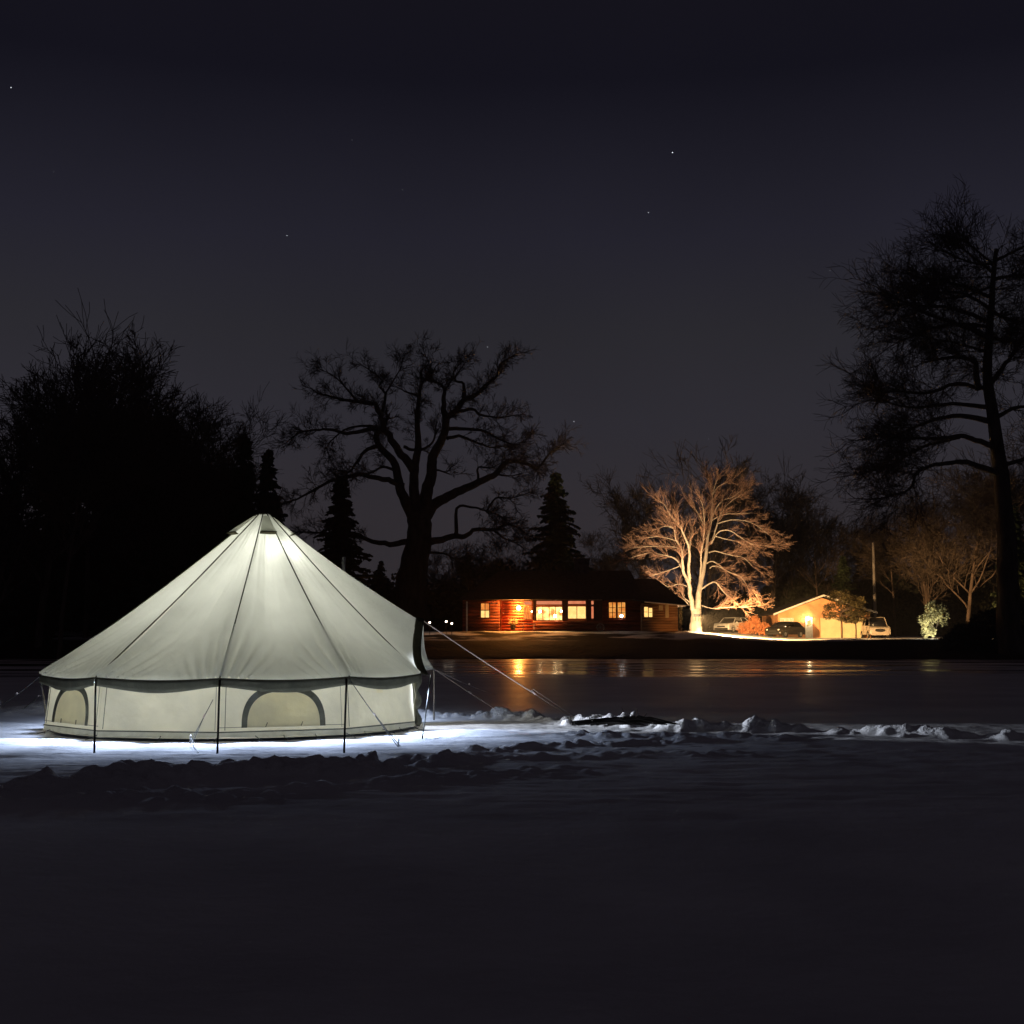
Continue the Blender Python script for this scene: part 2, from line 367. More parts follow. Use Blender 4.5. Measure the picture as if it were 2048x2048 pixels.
# bare wet ice near the far shore, in long streaks
mp = N(t, 'ShaderNodeMapping'); mp.inputs['Scale'].default_value = (.035, .22, 1); t.links.new(tc.outputs['Object'], mp.inputs[0])
n3 = N(t, 'ShaderNodeTexNoise'); n3.inputs['Scale'].default_value = 1.0; n3.inputs['Detail'].default_value = 3; t.links.new(mp.outputs[0], n3.inputs['Vector'])
warp = math_n(t, 'MULTIPLY_ADD', n3.outputs['Fac'], 30.0, -15.0)
yy = math_n(t, 'ADD', sp.outputs['Y'], warp)
cr = N(t, 'ShaderNodeValToRGB'); yn = math_n(t, 'MULTIPLY', yy, .01); t.links.new(yn, cr.inputs[0])
el = cr.color_ramp.elements
pts = [(0, 0), (.41, 0), (.48, 1), (.525, 1), (.54, .08), (.572, .08), (.595, 1), (1, 1)]
while len(el) < len(pts): el.new(.5)
for e, (p, c) in zip(el, pts): e.position = p; e.color = (c, c, c, 1)
mp5 = N(t, 'ShaderNodeMapping'); mp5.inputs['Scale'].default_value = (.10, .38, 1); t.links.new(tc.outputs['Object'], mp5.inputs[0])
n5 = N(t, 'ShaderNodeTexNoise'); n5.inputs['Scale'].default_value = 1.0; n5.inputs['Detail'].default_value = 4; t.links.new(mp5.outputs[0], n5.inputs['Vector'])
brk = N(t, 'ShaderNodeMapRange'); brk.inputs['From Min'].default_value = .46; brk.inputs['From Max'].default_value = .52; brk.inputs['To Min'].default_value = .06; t.links.new(n5.outputs['Fac'], brk.inputs['Value'])
class _O: pass
ice = _O(); ice.outputs = [math_n(t, 'MULTIPLY', cr.outputs[0], brk.outputs[0])]; cr = ice
dark = N(t, 'ShaderNodeMix', data_type='RGBA'); dark.inputs['B'].default_value = (.05, .05, .06, 1)
t.links.new(cr.outputs[0], dark.inputs['Factor']); t.links.new(cm.outputs['Result'], dark.inputs['A']); t.links.new(dark.outputs['Result'], b.inputs['Base Color'])
ro = math_n(t, 'MULTIPLY_ADD', cr.outputs[0], -.29, .42); t.links.new(ro, b.inputs['Roughness'])
sr = N(t, 'ShaderNodeMapRange'); sr.inputs['From Min'].default_value = 15; sr.inputs['From Max'].default_value = 34; sr.inputs['To Max'].default_value = .55
t.links.new(sp.outputs['Y'], sr.inputs['Value']); t.links.new(sr.outputs[0], b.inputs['Specular IOR Level'])
n4 = N(t, 'ShaderNodeTexNoise'); n4.inputs['Scale'].default_value = 5; n4.inputs['Detail'].default_value = 6; t.links.new(tc.outputs['Object'], n4.inputs['Vector'])
bp = N(t, 'ShaderNodeBump'); bp.inputs['Distance'].default_value = .03
n6 = N(t, 'ShaderNodeTexNoise'); n6.inputs['Scale'].default_value = 11; n6.inputs['Detail'].default_value = 5; n6.inputs['Roughness'].default_value = .55; t.links.new(tc.outputs['Object'], n6.inputs['Vector'])
bp2 = N(t, 'ShaderNodeBump'); bp2.inputs['Distance'].default_value = .05; t.links.new(n6.outputs['Fac'], bp2.inputs['Height'])
zone = N(t, 'ShaderNodeMapRange'); zone.inputs['From Min'].default_value = .02; zone.inputs['From Max'].default_value = .08; zone.inputs['To Min'].default_value = .12; t.links.new(sp.outputs['Z'], zone.inputs['Value']); far_ = N(t, 'ShaderNodeMapRange'); far_.inputs['From Min'].default_value = 20; far_.inputs['From Max'].default_value = 26; far_.inputs['To Min'].default_value = 1; far_.inputs['To Max'].default_value = 0
t.links.new(sp.outputs['Y'], far_.inputs['Value']); zz_ = math_n(t, 'MULTIPLY', zone.outputs[0], far_.outputs[0]); t.links.new(zz_, bp2.inputs['Strength']); t.links.new(bp2.outputs[0], bp.inputs['Normal'])
bs = math_n(t, 'MULTIPLY_ADD', cr.outputs[0], -.26, .28); t.links.new(bs, bp.inputs['Strength'])
t.links.new(n4.outputs['Fac'], bp.inputs['Height']); t.links.new(bp.outputs[0], b.inputs['Normal'])
sheet('frozen_lake', axis([(-700, -100, 60), (-100, -12, 4), (-12, -6, .25), (-6, 2.6, .033), (2.6, 7, .04), (7, 9, .4), (9, 100, 4), (100, 700, 60)]),
      axis([(-250, 0, 30), (0, 8, .5), (8, 9, .1), (9, 16.5, .038), (16.5, 20, .05), (20, 22, .15), (22, 30, .5), (30, 87, 3)]), snow_z, ms)

# ------------------------------------------------------------------ bell tent
d0 = Vector((-TCX, -TCY, 0)).normalized(); r0 = Vector((-d0.y, d0.x, 0))
TC = Vector((TCX, TCY, 0)); APX = P(527, 1030, 17.0)
def tp(a, r, z=0.0): a = R_(a); return TC + d0 * (math.cos(a) * r) + r0 * (math.sin(a) * r) + Vector((0, 0, z))
tent = empty('bell_tent', TC, 'glowing cream canvas bell tent pitched on the frozen lake', 'tent')
def pp(a, r, z=0.0):
    m = ((a + 5) % 36) - 18; return tp(a, r * math.cos(R_(18)) / math.cos(R_(m)), z)
CORN = [-5 + 36 * k for k in range(10)]
EZ, ER, WR = .71, 2.50, 2.41
def pl(o): o.location = -TC; return o      # tent parts are modelled in world space, parent sits at TC
PEAK = tp(85, 2.36, 0); PEAK.z = 1.46
FARC = P(868, 1338, 18.2); NEARC = tp(67, ER, EZ)
def eave(a):     # polygonal eave with slightly hollow sides
    k = math.floor((a + 5) / 36); a0 = -5 + 36 * k; u = (a - a0) / 36
    p, q = tp(a0, ER, EZ), tp(a0 + 36, ER, EZ)
    pt = p.lerp(q, u); pt.z -= .03 * math.sin(math.pi * u)
    return pt
def apr(a): v = tp(a, .09) - TC; return APX + v
def roof_pt(a, t, bot=None, top=None):
    bt = bot or eave(a); tp_ = top or apr(a)
    p = tp_.lerp(bt, t)
    return p
rb = MB()
for k in range(10):
    a0 = CORN[k]
    if a0 == 67: continue
    def fn(u, v, a0=a0):
        a = a0 + 36 * u; p = roof_pt(a, v)
        out = (tp(a, 1) - TC).normalized()
        sag = -.075 * math.sin(math.pi * u) * math.sin(math.pi * min(1, v * .95)) - .035 * math.sin(math.pi * v)
        # tension creases fanning from the eave corners
        e = 0
        for uc in (0, 1):
            du = abs(u - uc); w = math.exp(-(du / .30) ** 2) * max(0, v - .55) / .45
            ang = du / max(.05, (1.06 - v) + .1)
            e += .06 * w * math.sin(ang * 15 + a0) * (1 if uc == 0 else .7)
        e += .018 * fb(a * .15, v * 1.5, a0 * .1, 3)
        if a0 == -41: e += .05 * math.exp(-((u - .05 - .02 * v) / .05) ** 2) * math.sin(math.pi * min(1, v * 1.0)) * v
        if a0 == -77: e -= .05 * math.exp(-((u - .90) / .07) ** 2) * math.sin(math.pi * v) * v
        n = (out * .55 + Vector((0, 0, .83)))
        return p + n * (sag + e)
    rb.grid(fn, 64, 60)
# door hood: two half panels that run out to the ridge of the A-frame
def hood(p_top0, p_top1, b0, b1, nu=14, nv=40):
    def fn(u, v):
        top = p_top0.lerp(p_top1, u); bot = b0.lerp(b1, u)
        bot.z += -.10 * math.sin(math.pi * u); bot.x -= .07 * math.sin(math.pi * u)
        p = top.lerp(bot, v); p.z -= .06 * math.sin(math.pi * v) * (1 if u in (0, 1) else 1.0)
        p.z -= .05 * math.sin(math.pi * u) * math.sin(math.pi * v)
        p += Vector((.006, -.01, .012)) * (fb(u * 3, v * 2, 2.2, 3) + math.sin(u * 18 + v * 5) * max(0, v - .5))
        return p
    rb.grid(fn, nu, nv)
hood(apr(67), apr(85), NEARC, PEAK); hood(apr(85), apr(103), PEAK, FARC)
def _last(u, v):       # narrow gusset between the far hood corner and the round eave
    top = apr(103); bot = FARC.lerp(tp(103, ER, EZ), u); p = top.lerp(bot, v); p.z -= .06 * math.sin(math.pi * v); return p
rb.grid(_last, 4, 30)
roof = pl(rb.build('roof', M['canvas'], tent, True))
sb = MB()
for a in CORN:
    n = 14; pts = []
    for i in range(n + 1):
        v = i / n; p = roof_pt(a, v, NEARC if a == 67 else None)
        out = (tp(a, 1) - TC).normalized()
        p = p + (out * .55 + Vector((0, 0, .83))) * (-.035 * math.sin(math.pi * v) * (1 if a not in (67,) else 0) + .006)
        if a == 67: p.z -= .055 * math.sin(math.pi * v)
        pts.append(p)
    s1 = MB(); s1.tube(pts, .0085, 5); pl(s1.build('roof_seam', M['seam'], tent))
# apex cap, vents
ab = MB(); ab.tube([APX + Vector((0, 0, -.01)), APX + Vector((0, 0, .02)), APX + Vector((0, 0, .03))], [.095, .09, .04], 14); pl(ab.build('apex_cap', M['khaki'], tent, True))
for a in (13, -59, 85, 157, 229):
    vb = MB(); n_ = (tp(a, 1) - TC).normalized()
    def vf(u, v, a=a, n_=n_):
        p = roof_pt(a - 15 + 30 * u, .015 + .125 * v) + n_ * (.012 + .055 * v * math.sin(math.pi * (.15 + .7 * u))) + Vector((0, 0, .01 + .03 * v)); return p
    vb.grid(vf, 6, 4); fl = pl(vb.build('vent_hood', M['canvas'], tent, True))
    eb = MB(); eb.tube([vf(u / 6, 1) for u in range(7)], .009, 5)
    eb.grid(lambda u, v: vf(u, 1).lerp(roof_pt(a - 15 + 30 * u, .135), v) , 6, 1)
    e_ = eb.build('vent_mesh', M['khaki'], fl)
# walls
wb = MB()
def wallp(a, z):
    k = math.floor((a + 5) / 36); a0 = -5 + 36 * k; u = (a - a0) / 36
    r = WR - .03 * z / .7 + .035 * (1 - z / .7)
    p = tp(a0, r).lerp(tp(a0 + 36, r), u); p.z = z
    return p
SKZ, TOPZ = .035, .70
for k in range(10):
    a0 = CORN[k]
    if a0 == 67: continue
    def wf(u, v, a0=a0):
        z = .10 + (TOPZ - .10) * v; p = wallp(a0 + 36 * min(u, .99999), z)
        out = (tp(a0 + 18, 1) - TC).normalized()
        return p + out * (.010 * math.sin(math.pi * u) * math.sin(math.pi * v) + .012 * fb(a0 + u * 2.2, z * 3, 1.3, 3) * math.sin(math.pi * v))
    wb.grid(wf, 20, 10)
pl(wb.build('wall', M['wallcanvas'], tent, True))
kb = MB()
for k in range(10):
    a0 = CORN[k]
    if a0 == 67: continue
    kb.grid(lambda u, v, a0=a0: wallp(a0 + 36 * min(u, .99999), SKZ + (.097 - SKZ) * v) + (tp(a0 + 18, 1) - TC).normalized() * (.012 * (1 - v)) + Vector((0, 0, (.012 * math.sin(u * 9 + a0)) * (1 - v))), 12, 2)
pl(kb.build('mud_skirt', M['skirt'], tent, True))
for nm, z, w in (('wall_seam', .099, .010), ('window_seam', .152, .004)):
    q = MB()
    for k in range(10):
        a0 = CORN[k]
        if a0 == 67 or (z > .12 and k % 2 == 1): continue
        if z > .12: q = MB()
        q.tube([wallp(a0 + 36 * u / 6 * .9999, z) + (tp(a0 + 18, 1) - TC).normalized() * .008 for u in range(7)], w, 4)
        if z > .12: pl(q.build(nm, M['seam'], tent))
    if z < .12: pl(q.build(nm, M['seam'], tent))
for a in CORN:
    if a in (67, 103): continue
    for da in (-1.2, 1.6):
        q = MB(); q.tube([wallp(a + da, .12) + (tp(a, 1) - TC).normalized() * .012, wallp(a + da, .68) + (tp(a, 1) - TC).normalized() * .012], .0045 if da > 0 else .003, 4); pl(q.build('wall_seam', M['seam'], tent))
# arched windows on every second wall panel
for a0 in (-5, -77, 139, 211):
    n_ = (tp(a0 + 18, 1) - TC).normalized(); mid = wallp(a0 + 18, 0); side = (wallp(a0 + 30, 0) - wallp(a0 + 6, 0)).normalized()
    hw, hh, z0 = .50, .475, .145
    def onw(s, z): return mid + side * s + n_ * (.020 + .035 * (-z / .7)*0) + Vector((0, 0, z)) + n_ * (-.03 * z / .7 - .035 * z / .7)
    m_ = 28; q = MB()
    def arc(u, v):
        th = math.pi * (1 - u); r1, r2 = 1.0, .87
        k = r1 + (r2 - r1) * v
        ex = .72
        c, s = math.cos(th), math.sin(th)
        return onw(hw * k * math.copysign(abs(c) ** ex, c), z0 + (hh * (k if v == 0 else (hh - .07) / hh)) * abs(s) ** .8)
    q.grid(arc, m_, 1)
    wn = pl(q.build('window', M['khaki'], tent))
    sol = wn.modifiers.new('thick', 'SOLIDIFY'); sol.thickness = .006
    q = MB(); q.grid(lambda u, v: onw(hw * .88 * math.copysign(abs(math.cos(math.pi * (1 - u))) ** .72, math.cos(math.pi * (1 - u))) * 1.0, z0 + v * (hh - .075) * math.sin(math.pi * u) ** .8) - n_ * .004, m_, 6)
    pn = q.build('window_panel', M['winpanel'], wn, True)
    for s in (-.22, .20):
        q = MB(); q.tube([onw(s, .15) + n_ * .01, onw(s + .02, .20) + n_ * .02], .006, 4); q.build('toggle', M['khaki'], wn)
# valance round the eaves
vb = MB()
def val(a0, u, v):
    a = a0 + 36 * u; out = (tp(a, 1) - TC).normalized(); p = eave(min(a, a0 + 35.999)) + out * .015
    drop = .100 + .050 * math.sin(math.pi * u) ** 1.5 + (.02 * math.sin(u * 6) if a0 == -77 else 0)
    return p + Vector((0, 0, .012 - drop * v)) + out * .012 * v * math.sin(u * 21 + a0)
for k in range(10):
    a0 = CORN[k]
    if a0 == 67: continue
    vb.grid(lambda u, v, a0=a0: val(a0, u, v), 16, 3)
def dval(p0, p1, u, v, w0, w1, bow):
    p = p0.lerp(p1, u); p.z -= bow * math.sin(math.pi * u); p.x -= .07 * math.sin(math.pi * u)
    w = w0 + (w1 - w0) * u
    return p + Vector((.17 * w / .14 * v * 1.0, -.02 * v, -w * .25 * v)) 
vb.grid(lambda u, v: dval(NEARC, PEAK, u, v, .10, .095, .10) + Vector((0.0, 0, .01)), 14, 3)
va = pl(vb.build('valance', M['khaki'], tent, True)); sol = va.modifiers.new('thick', 'SOLIDIFY'); sol.thickness = .004
# far side strip of the door hood, pale canvas edge
HC = [P(847, 1243, 17.35), P(847, 1268, 17.5), P(849, 1295, 17.7), P(855, 1318, 17.95), P(868, 1338, 18.2)]
q = MB()
def hcv(u):
    f = u * 4; i = min(3, int(f)); return HC[i].lerp(HC[i + 1], f - i)
q.grid(lambda u, v: hcv(u) + Vector((-.10 * v * (.45 + .55 * u), .05 * v, -.02 * v)), 16, 3)
pl(q.build('hood_lining', M['canvas'], tent, True))
# A-frame poles at the door, rolled door flaps, inner pole, groundsheet, stove pipe
PB = tp(85, 2.42, 0)
for p, base in ((PEAK, tp(98, 2.45, 0)),):
    q = MB(); q.tube([p + Vector((.02, 0, -.02)), base], .013, 8); pl(q.build('door_pole', M['poleg'], tent, True))
for a, r in ((67.6, .040), (102.5, .05)):
    b0 = wallp(a if a < 103 else 102.9, .0); q = MB(); pts = []; rr = []
    for i in range(16):
        v = i / 15; pts.append(b0 + (tp(85, 1) - TC) * (.02 + .015 * math.sin(v * 14)) + Vector((0, 0, .05 + .60 * v))); rr.append(r * (1 + .35 * math.sin(v * 15)))
    q.tube(pts, rr, 9); pl(q.build('door_flap', M['khaki'], tent, True))
q = MB(); q.tube([(APX.x, APX.y, 0), APX - Vector((0, 0, .02))], .02, 8); pl(q.build('centre_pole', M['steel'], tent, True))
q = MB(); q.v = [tuple(tp(a, 2.36, .022)) for a in range(0, 360, 12)]; q.f = [tuple(range(30))]; pl(q.build('groundsheet', M['sheet'], tent))
fp = P(687, 1150, 18.6); q = MB(); q.tube([fp - Vector((0, 0, .5)), fp + Vector((0, 0, .27))], .028, 10); pl(q.build('stove_pipe', M['steel'], tent, True))
# wall support poles at the corners and guy ropes
def rope(pts, r, m_, name='guy_rope'):
    q = MB(); pts = [Vector(p) for p in pts]; out = []
    for a, bb in zip(pts[:-1], pts[1:]):
        n = 8
        for i in range(n): 
            u = i / n; p = a.lerp(bb, u); p.z -= .012 * (a - bb).length * math.sin(math.pi * u) * .5; out.append(p)
    out.append(pts[-1]); q.tube(out, r, 5); return pl(q.build(name, m_, tent))
def on_snow(px, Y, z=0.0): return Vector((MX(px, Y), Y, z))
for px, Yb, pxt, a, mm in ((196, 13.1, 194, -41, 'ropedark'), (440, 13.0, 441, -5, 'ropedark'), (691, 13.1, 694, 31, 'ropedark')):
    top = tp(a, ER + .02, EZ - .02); top.x = MX(pxt, top.y)
    q = MB(); q.tube([top, on_snow(px, Yb)], .0115, 6); pl(q.build('wall_pole', M['poledark'], tent, True))
def stake(p, lean=(.02, -.05)):
    q = MB(); q.tube([p + Vector((0, 0, -.05)), p + Vector((lean[0], lean[1], .09))], .008, 5); pl(q.build('stake', M['steel'], tent))
def guy(top, bot, r=.0045, m_='ropedark', slider=.55):
    rope([top, bot], r, M[m_]); s = top.lerp(bot, slider)
    q = MB(); q.tube([s - (bot - top).normalized() * .02, s + (bot - top).normalized() * .03], .011, 6); pl(q.build('rope_slider', M['rope'], tent))
    rope([s, bot + Vector((.03, 0, 0))], r, M[m_]); stake(bot)
guy(tp(31, ER, EZ - .02), on_snow(797, 13.9), .005)
guy(P(437, 1378, 14.7), on_snow(385, 14.35), .0045, slider=.5)
q = MB(); q.tube([on_snow(388, 14.2, .06), on_snow(393, 13.6, .02), on_snow(402, 13.1, .0)], .005, 5); pl(q.build('guy_rope', M['ropedark'], tent))
guy(tp(-77, ER, EZ), P(0, 1412, 18.5), .004, 'ropedark')
guy(tp(-113, ER, EZ), on_snow(40, 20.5), .004)
for a in (139, 175, 211): guy(tp(a, ER, EZ), tp(a, 4.0, .01), .004)
# door side: long main guy with a doubled lower length, two thinner guys, two steel poles
mg0 = P(846, 1241, 17.3); ms0 = P(1067, 1386, 17.6); me0 = P(1146, 1436, 18.3)
rope([mg0, ms0], .0075, M['rope']); rope([ms0, me0], .006, M['rope']); rope([ms0 + Vector((.0, 0, .05)), me0 + Vector((.04, 0, .02))], .006, M['rope']); stake(me0 - Vector((0, 0, .04)))
q = MB(); q.tube([ms0 - Vector((.03, 0, -.04)), ms0 + Vector((.03, 0, -.02))], .014, 6); pl(q.build('rope_slider', M['rope'], tent))
FC = FARC
for bx, by, by2, sl in ((1000, 1424, 18.8, (938, 1393)), (992, 1390, 22.0, (918, 1360))):
    e = P(bx, by, by2); s_ = P(sl[0], sl[1], by2 - .5)
    rope([FC, e], .0042, M['rope'])
    q = MB(); w = FC.lerp(e, .52); q.tube([w, w + (e - FC).normalized() * .05], .013, 6); pl(q.build('rope_slider', M['rope'], tent))
q = MB(); q.tube([FC, P(868, 1440, 18.25)], .0125, 7); pl(q.build('wall_pole', M['poleg'], tent, True))
q = MB(); q.tube([P(862, 1350, 16.6), on_snow(846, 14.9)], .009, 7); pl(q.build('wall_pole', M['ropedark'], tent, True))
q = MB(); q.tube([P(83, 1370, 16.8), P(93, 1440, 16.8), on_snow(96, 16.0)], [.016, .013, .01], 7); pl(q.build('wall_pole', M['poleg'], tent, True))
rope([P(83, 1370, 16.8), tp(-77, ER, EZ)], .006, M['ropedark'])
# peg loops along the skirt
for a in (-72, -41, -22, -5, 5, 13, 22, 31, 40, 49, 58, 66):
    p = wallp(a, .05); o_ = (tp(a, 1) - TC).normalized(); q = MB()
    sd = r0 * (.03 * math.sin(a * 1.7))
    q.tube([p + o_ * .01, p + o_ * .05 + sd - Vector((0, 0, .02)), p + o_ * .12 + sd * 2 - Vector((0, 0, .04)), p + o_ * .16 + sd - Vector((0, 0, .045))], .006, 4); pl(q.build('peg_loop', M['ropedark'], tent))
q = MB(); wa = wallp(48, .5); q.grid(lambda u, v: wallp(46.5 + 3.2 * u, .50 + .13 * v) + (tp(48, 1) - TC).normalized() * .03, 2, 2); pl(q.build('canvas_patch', M['winpanel'], tent))
# ---- tent lantern, with unseen fill lights added
def light(name, kind, loc, energy, col, size=.05, parent=None, **kw):
    l = bpy.data.lights.new(name, kind); l.energy = energy; l.color = col
    if kind == 'AREA': l.size = size
    else: l.shadow_soft_size = size
    for k, v in kw.items(): setattr(l, k, v)
    o = bpy.data.objects.new(name, l); COL.objects.link(o); o.location = loc
    if parent: o.parent = parent
    return o
def aim(o, tgt): o.rotation_euler = (Vector(tgt) - Vector(o.location)).to_track_quat('-Z', 'Y').to_euler()
LOC1 = P(548, 1120, 16.86)
light('lantern_light', 'POINT', LOC1, 16, (1, 1, .92), .09)
light('floor_lantern_light', 'POINT', (TCX + .1, TCY + .1, .95), 128, (1, .99, .92), .12)  # second interior light, added to even out the canvas glow
for i, (lp, nm) in enumerate(((LOC1, 'bright lantern hanging under the tent apex'), (Vector((TCX + .1, TCY + .1, .82)), 'bright lantern standing inside the tent'))):
    e = empty('lantern', lp, nm, 'lantern')
    q = MB(); q.tube([(0, 0, .09), (0, 0, .12)], .05, 10); q.build('cap', M['plastic'], e)
    q = MB(); q.tube([(0, 0, -.12), (0, 0, -.09)], .055, 10); q.build('base', M['plastic'], e)
    q = MB(); q.tube([(-.04, 0, .12), (-.03, 0, .17), (0, 0, .19), (.03, 0, .17), (.04, 0, .12)], .004, 5); q.build('handle', M['steel'], e)
st = MB(); st.tube([pp(a, 2.455, .660) for a in range(-5, 68, 6)], .006, 5); st.tube([pp(a, 2.455, .660) for a in range(103, 356, 6)], .006, 5)  # added strip hidden behind the valance, not a known lamp
pl(st.build('led_strip', M['led'], tent))
for k in range(20):
    a = -5 + 9 + 18 * k
    if 67 < a % 360 < 103: continue
    p = pp(a, 2.56, .565)
    l = light('strip_light', 'SPOT', p, (165 if (a % 360 < 67 or a % 360 > 300) else 24), (.56, .70, 1), .02, spot_size=R_(94), spot_blend=.7)  # added unseen spots that brighten the snow round the tent
    aim(l, tp(a, 3.08, .0))
l = light('door_light', 'SPOT', (TCX - .3, TCY + .6, .62), 3000, (.78, .86, 1), .06, spot_size=R_(25), spot_blend=.5); aim(l, (4.4, 16.0, .05))  # added spot that throws interior light through the door onto the banks

# ------------------------------------------------------------------ dark bundle by the main guy rope
bd = empty('branch_bundle', P(1230, 1450, 16.0), 'long dark bundle of sticks lying on the shovelled snow', 'bundle')
q = MB(); rnd = random.Random(5)
for i in range(46):
    x0 = rnd.uniform(-.55, .1); ln = rnd.uniform(.35, .75); yy = rnd.uniform(-.12, .14); zz = rnd.uniform(.01, .075) * (1 - abs(x0) * .9)
    q.tube([(x0, yy, zz), (x0 + ln * .5, yy + rnd.uniform(-.05, .05), zz + .03), (x0 + ln, yy * .5 - .05 + rnd.uniform(-.03, .03), max(.01, zz - .05))], [.016, .013, .005], 5)
q.build('stick_pile', M['bark'], bd)
q = MB()
for i in range(8):
    x0 = rnd.uniform(.1, .35); q.tube([(x0, 0, .06), (x0 + rnd.uniform(-.12, .12), 0, rnd.uniform(.12, .22))], [.008, .004], 4)
q.build('twig', M['bark_mid'], bd)

# ------------------------------------------------------------------ trees
def wander(rnd, p, d, ln, n, curl, grav=0.0):
    pts = [p.copy()]; d = d.normalized(); st = ln / n
    for i in range(n):
        d = (d + Vector((rnd.uniform(-1, 1), rnd.uniform(-1, 1), rnd.uniform(-1, 1))) * curl + Vector((0, 0, grav))).normalized()
        p = p + d * st; pts.append(p.copy())
    return pts, d
def sprig(mb, rnd, p, d, ln, r, lev, curl=.28, grav=.02, kids=4, k=3, spread=.8, rmin=.008):
    n = 4 if lev > 0 else 3
    pts, _ = wander(rnd, p, d, ln, n, curl, grav)
    rr = [max(rmin, r * (1 - .75 * i / n)) for i in range(n + 1)]
    mb.tube(pts, rr, k if lev < 2 else 4, cap=False)
    if lev <= 0: return
    for i in range(kids):
        u = rnd.uniform(.2, 1.0); j = min(n - 1, int(u * n)); q = pts[j].lerp(pts[j + 1], u * n - j)
        dd = (pts[j + 1] - pts[j]).normalized()
        side = dd.cross(Vector((rnd.uniform(-1, 1), rnd.uniform(-1, 1), rnd.uniform(-1, 1))))
        if side.length < 1e-4: continue
        nd = (dd + side.normalized() * rnd.uniform(.5, 1.1) * spread)
        sprig(mb, rnd, q, nd, ln * rnd.uniform(.45, .72), r * .5, lev - 1, curl, grav, kids, k, spread, rmin)

def traced_tree(name, label, cat, base_px, Y, reg, scale, limbs, m_trunk, m_twig, seed, tw, depth=.35, kids=3, group=None, density=1.0, curl=.28, grav=.02, tlen=(1.2, 2.4), spread=.8, trunk_n=1, rmin=.008, fat=1.0, trunk_tw=False):
    """limbs: (points in picture units, start width, end width); depth is spread behind and in front of the trunk"""
    rnd = random.Random(seed); x0, y0 = reg; u = MPP(Y) / scale
    def W(X, Z, dy=0): 
        p = P(x0 + X / scale, y0 + Z / scale, Y); p.y += dy; return p
    base = P(base_px[0], base_px[1], Y); base.z = ground_z(base.x, Y) - .15
    e = empty(name, base, label, cat, group)
    tk = MB(); cr_ = MB(); dmap = {}
    ends = []
    for li, (pts, w0, w1) in enumerate(limbs):
        w0 *= fat; w1 *= fat
        n = len(pts); key = None
        # start depth: nearest existing limb point
        sd = 0.0; best = 1e9
        for q, dy in ends:
            dd = math.hypot(q[0] - pts[0][0], q[1] - pts[0][1])
            if dd < best: best = dd; sd = dy
        if li < trunk_n or best > 120: sd = 0.0 if li < trunk_n else sd
        L = sum(math.hypot(pts[i + 1][0] - pts[i][0], pts[i + 1][1] - pts[i][1]) for i in range(n - 1)) * u
        dirn = rnd.choice([-1, 1]) * rnd.uniform(.5, 1.0)
        wp, rad, acc = [], [], 0.0
        for i, q in enumerate(pts):
            if i: acc += math.hypot(q[0] - pts[i - 1][0], q[1] - pts[i - 1][1]) * u
            dy = sd + (0 if li < trunk_n else dirn * depth * acc)
            wp.append(W(q[0], q[1], dy)); f = acc / max(L, 1e-6)
            rad.append(max(.012, (w0 + (w1 - w0) * f ** .8) * u * .5)); ends.append((q, dy))
        # smooth (Catmull-Rom)
        sm, sr = [], []
        for i in range(n - 1):
            a, b_, c, d = wp[max(0, i - 1)], wp[i], wp[i + 1], wp[min(n - 1, i + 2)]
            for k_ in range(4):
                t_ = k_ / 4; t2, t3 = t_ * t_, t_ ** 3
                sm.append(.5 * ((2 * b_) + (c - a) * t_ + (2 * a - 5 * b_ + 4 * c - d) * t2 + (3 * b_ - a - 3 * c + d) * t3)); sr.append(rad[i] + (rad[i + 1] - rad[i]) * t_)
        sm.append(wp[-1]); sr.append(rad[-1])
        jit = .35 if w0 < 60 else .1
        for i in range(1, len(sm)): sm[i] = sm[i] + Vector((rnd.uniform(-1, 1), rnd.uniform(-1, 1), rnd.uniform(-1, 1))) * sr[i] * jit
        tk.tube(sm, sr, 8 if w0 > 30 else 6, cap=(li >= trunk_n))
        # twigs
        if trunk_tw and li < trunk_n:
            for i in range(110):
                j = int((.62 + .37 * rnd.random()) * (len(sm) - 2)); a = rnd.uniform(0, 6.28)
                sprig(cr_, rnd, sm[j], Vector((math.cos(a), math.sin(a), rnd.uniform(-.1, .5))), rnd.uniform(1.5, 3.4), .03, 2, curl, grav, kids, 3, spread, rmin)
        if li >= trunk_n:
            cnt = max(3, int(L * tw * density))
            for i in range(cnt):
                f = rnd.uniform(.25 if w0 > 25 else .1, 1.0) ** .6; j = min(len(sm) - 2, int(f * (len(sm) - 1)))
                p = sm[j].lerp(sm[j + 1], rnd.random()); dd = (sm[j + 1] - sm[j]).normalized()
                sdv = dd.cross(Vector((rnd.uniform(-1, 1), rnd.uniform(-1, 1), rnd.uniform(-1, 1)))).normalized()
                sprig(cr_, rnd, p, dd * .6 + sdv * rnd.uniform(.3, 1.0) * spread + Vector((0, 0, .15)), rnd.uniform(*tlen), min(sr[j] * .5, .035), 2, curl, grav, kids, 3, spread, rmin)
            sprig(cr_, rnd, sm[-1], sm[-1] - sm[-2], tlen[1], sr[-1], 2, curl, grav, kids, 3, spread, rmin)
    tk.build('trunk', m_trunk, e, True, base); cr_.build('crown', m_twig, e, False, base)
    return e

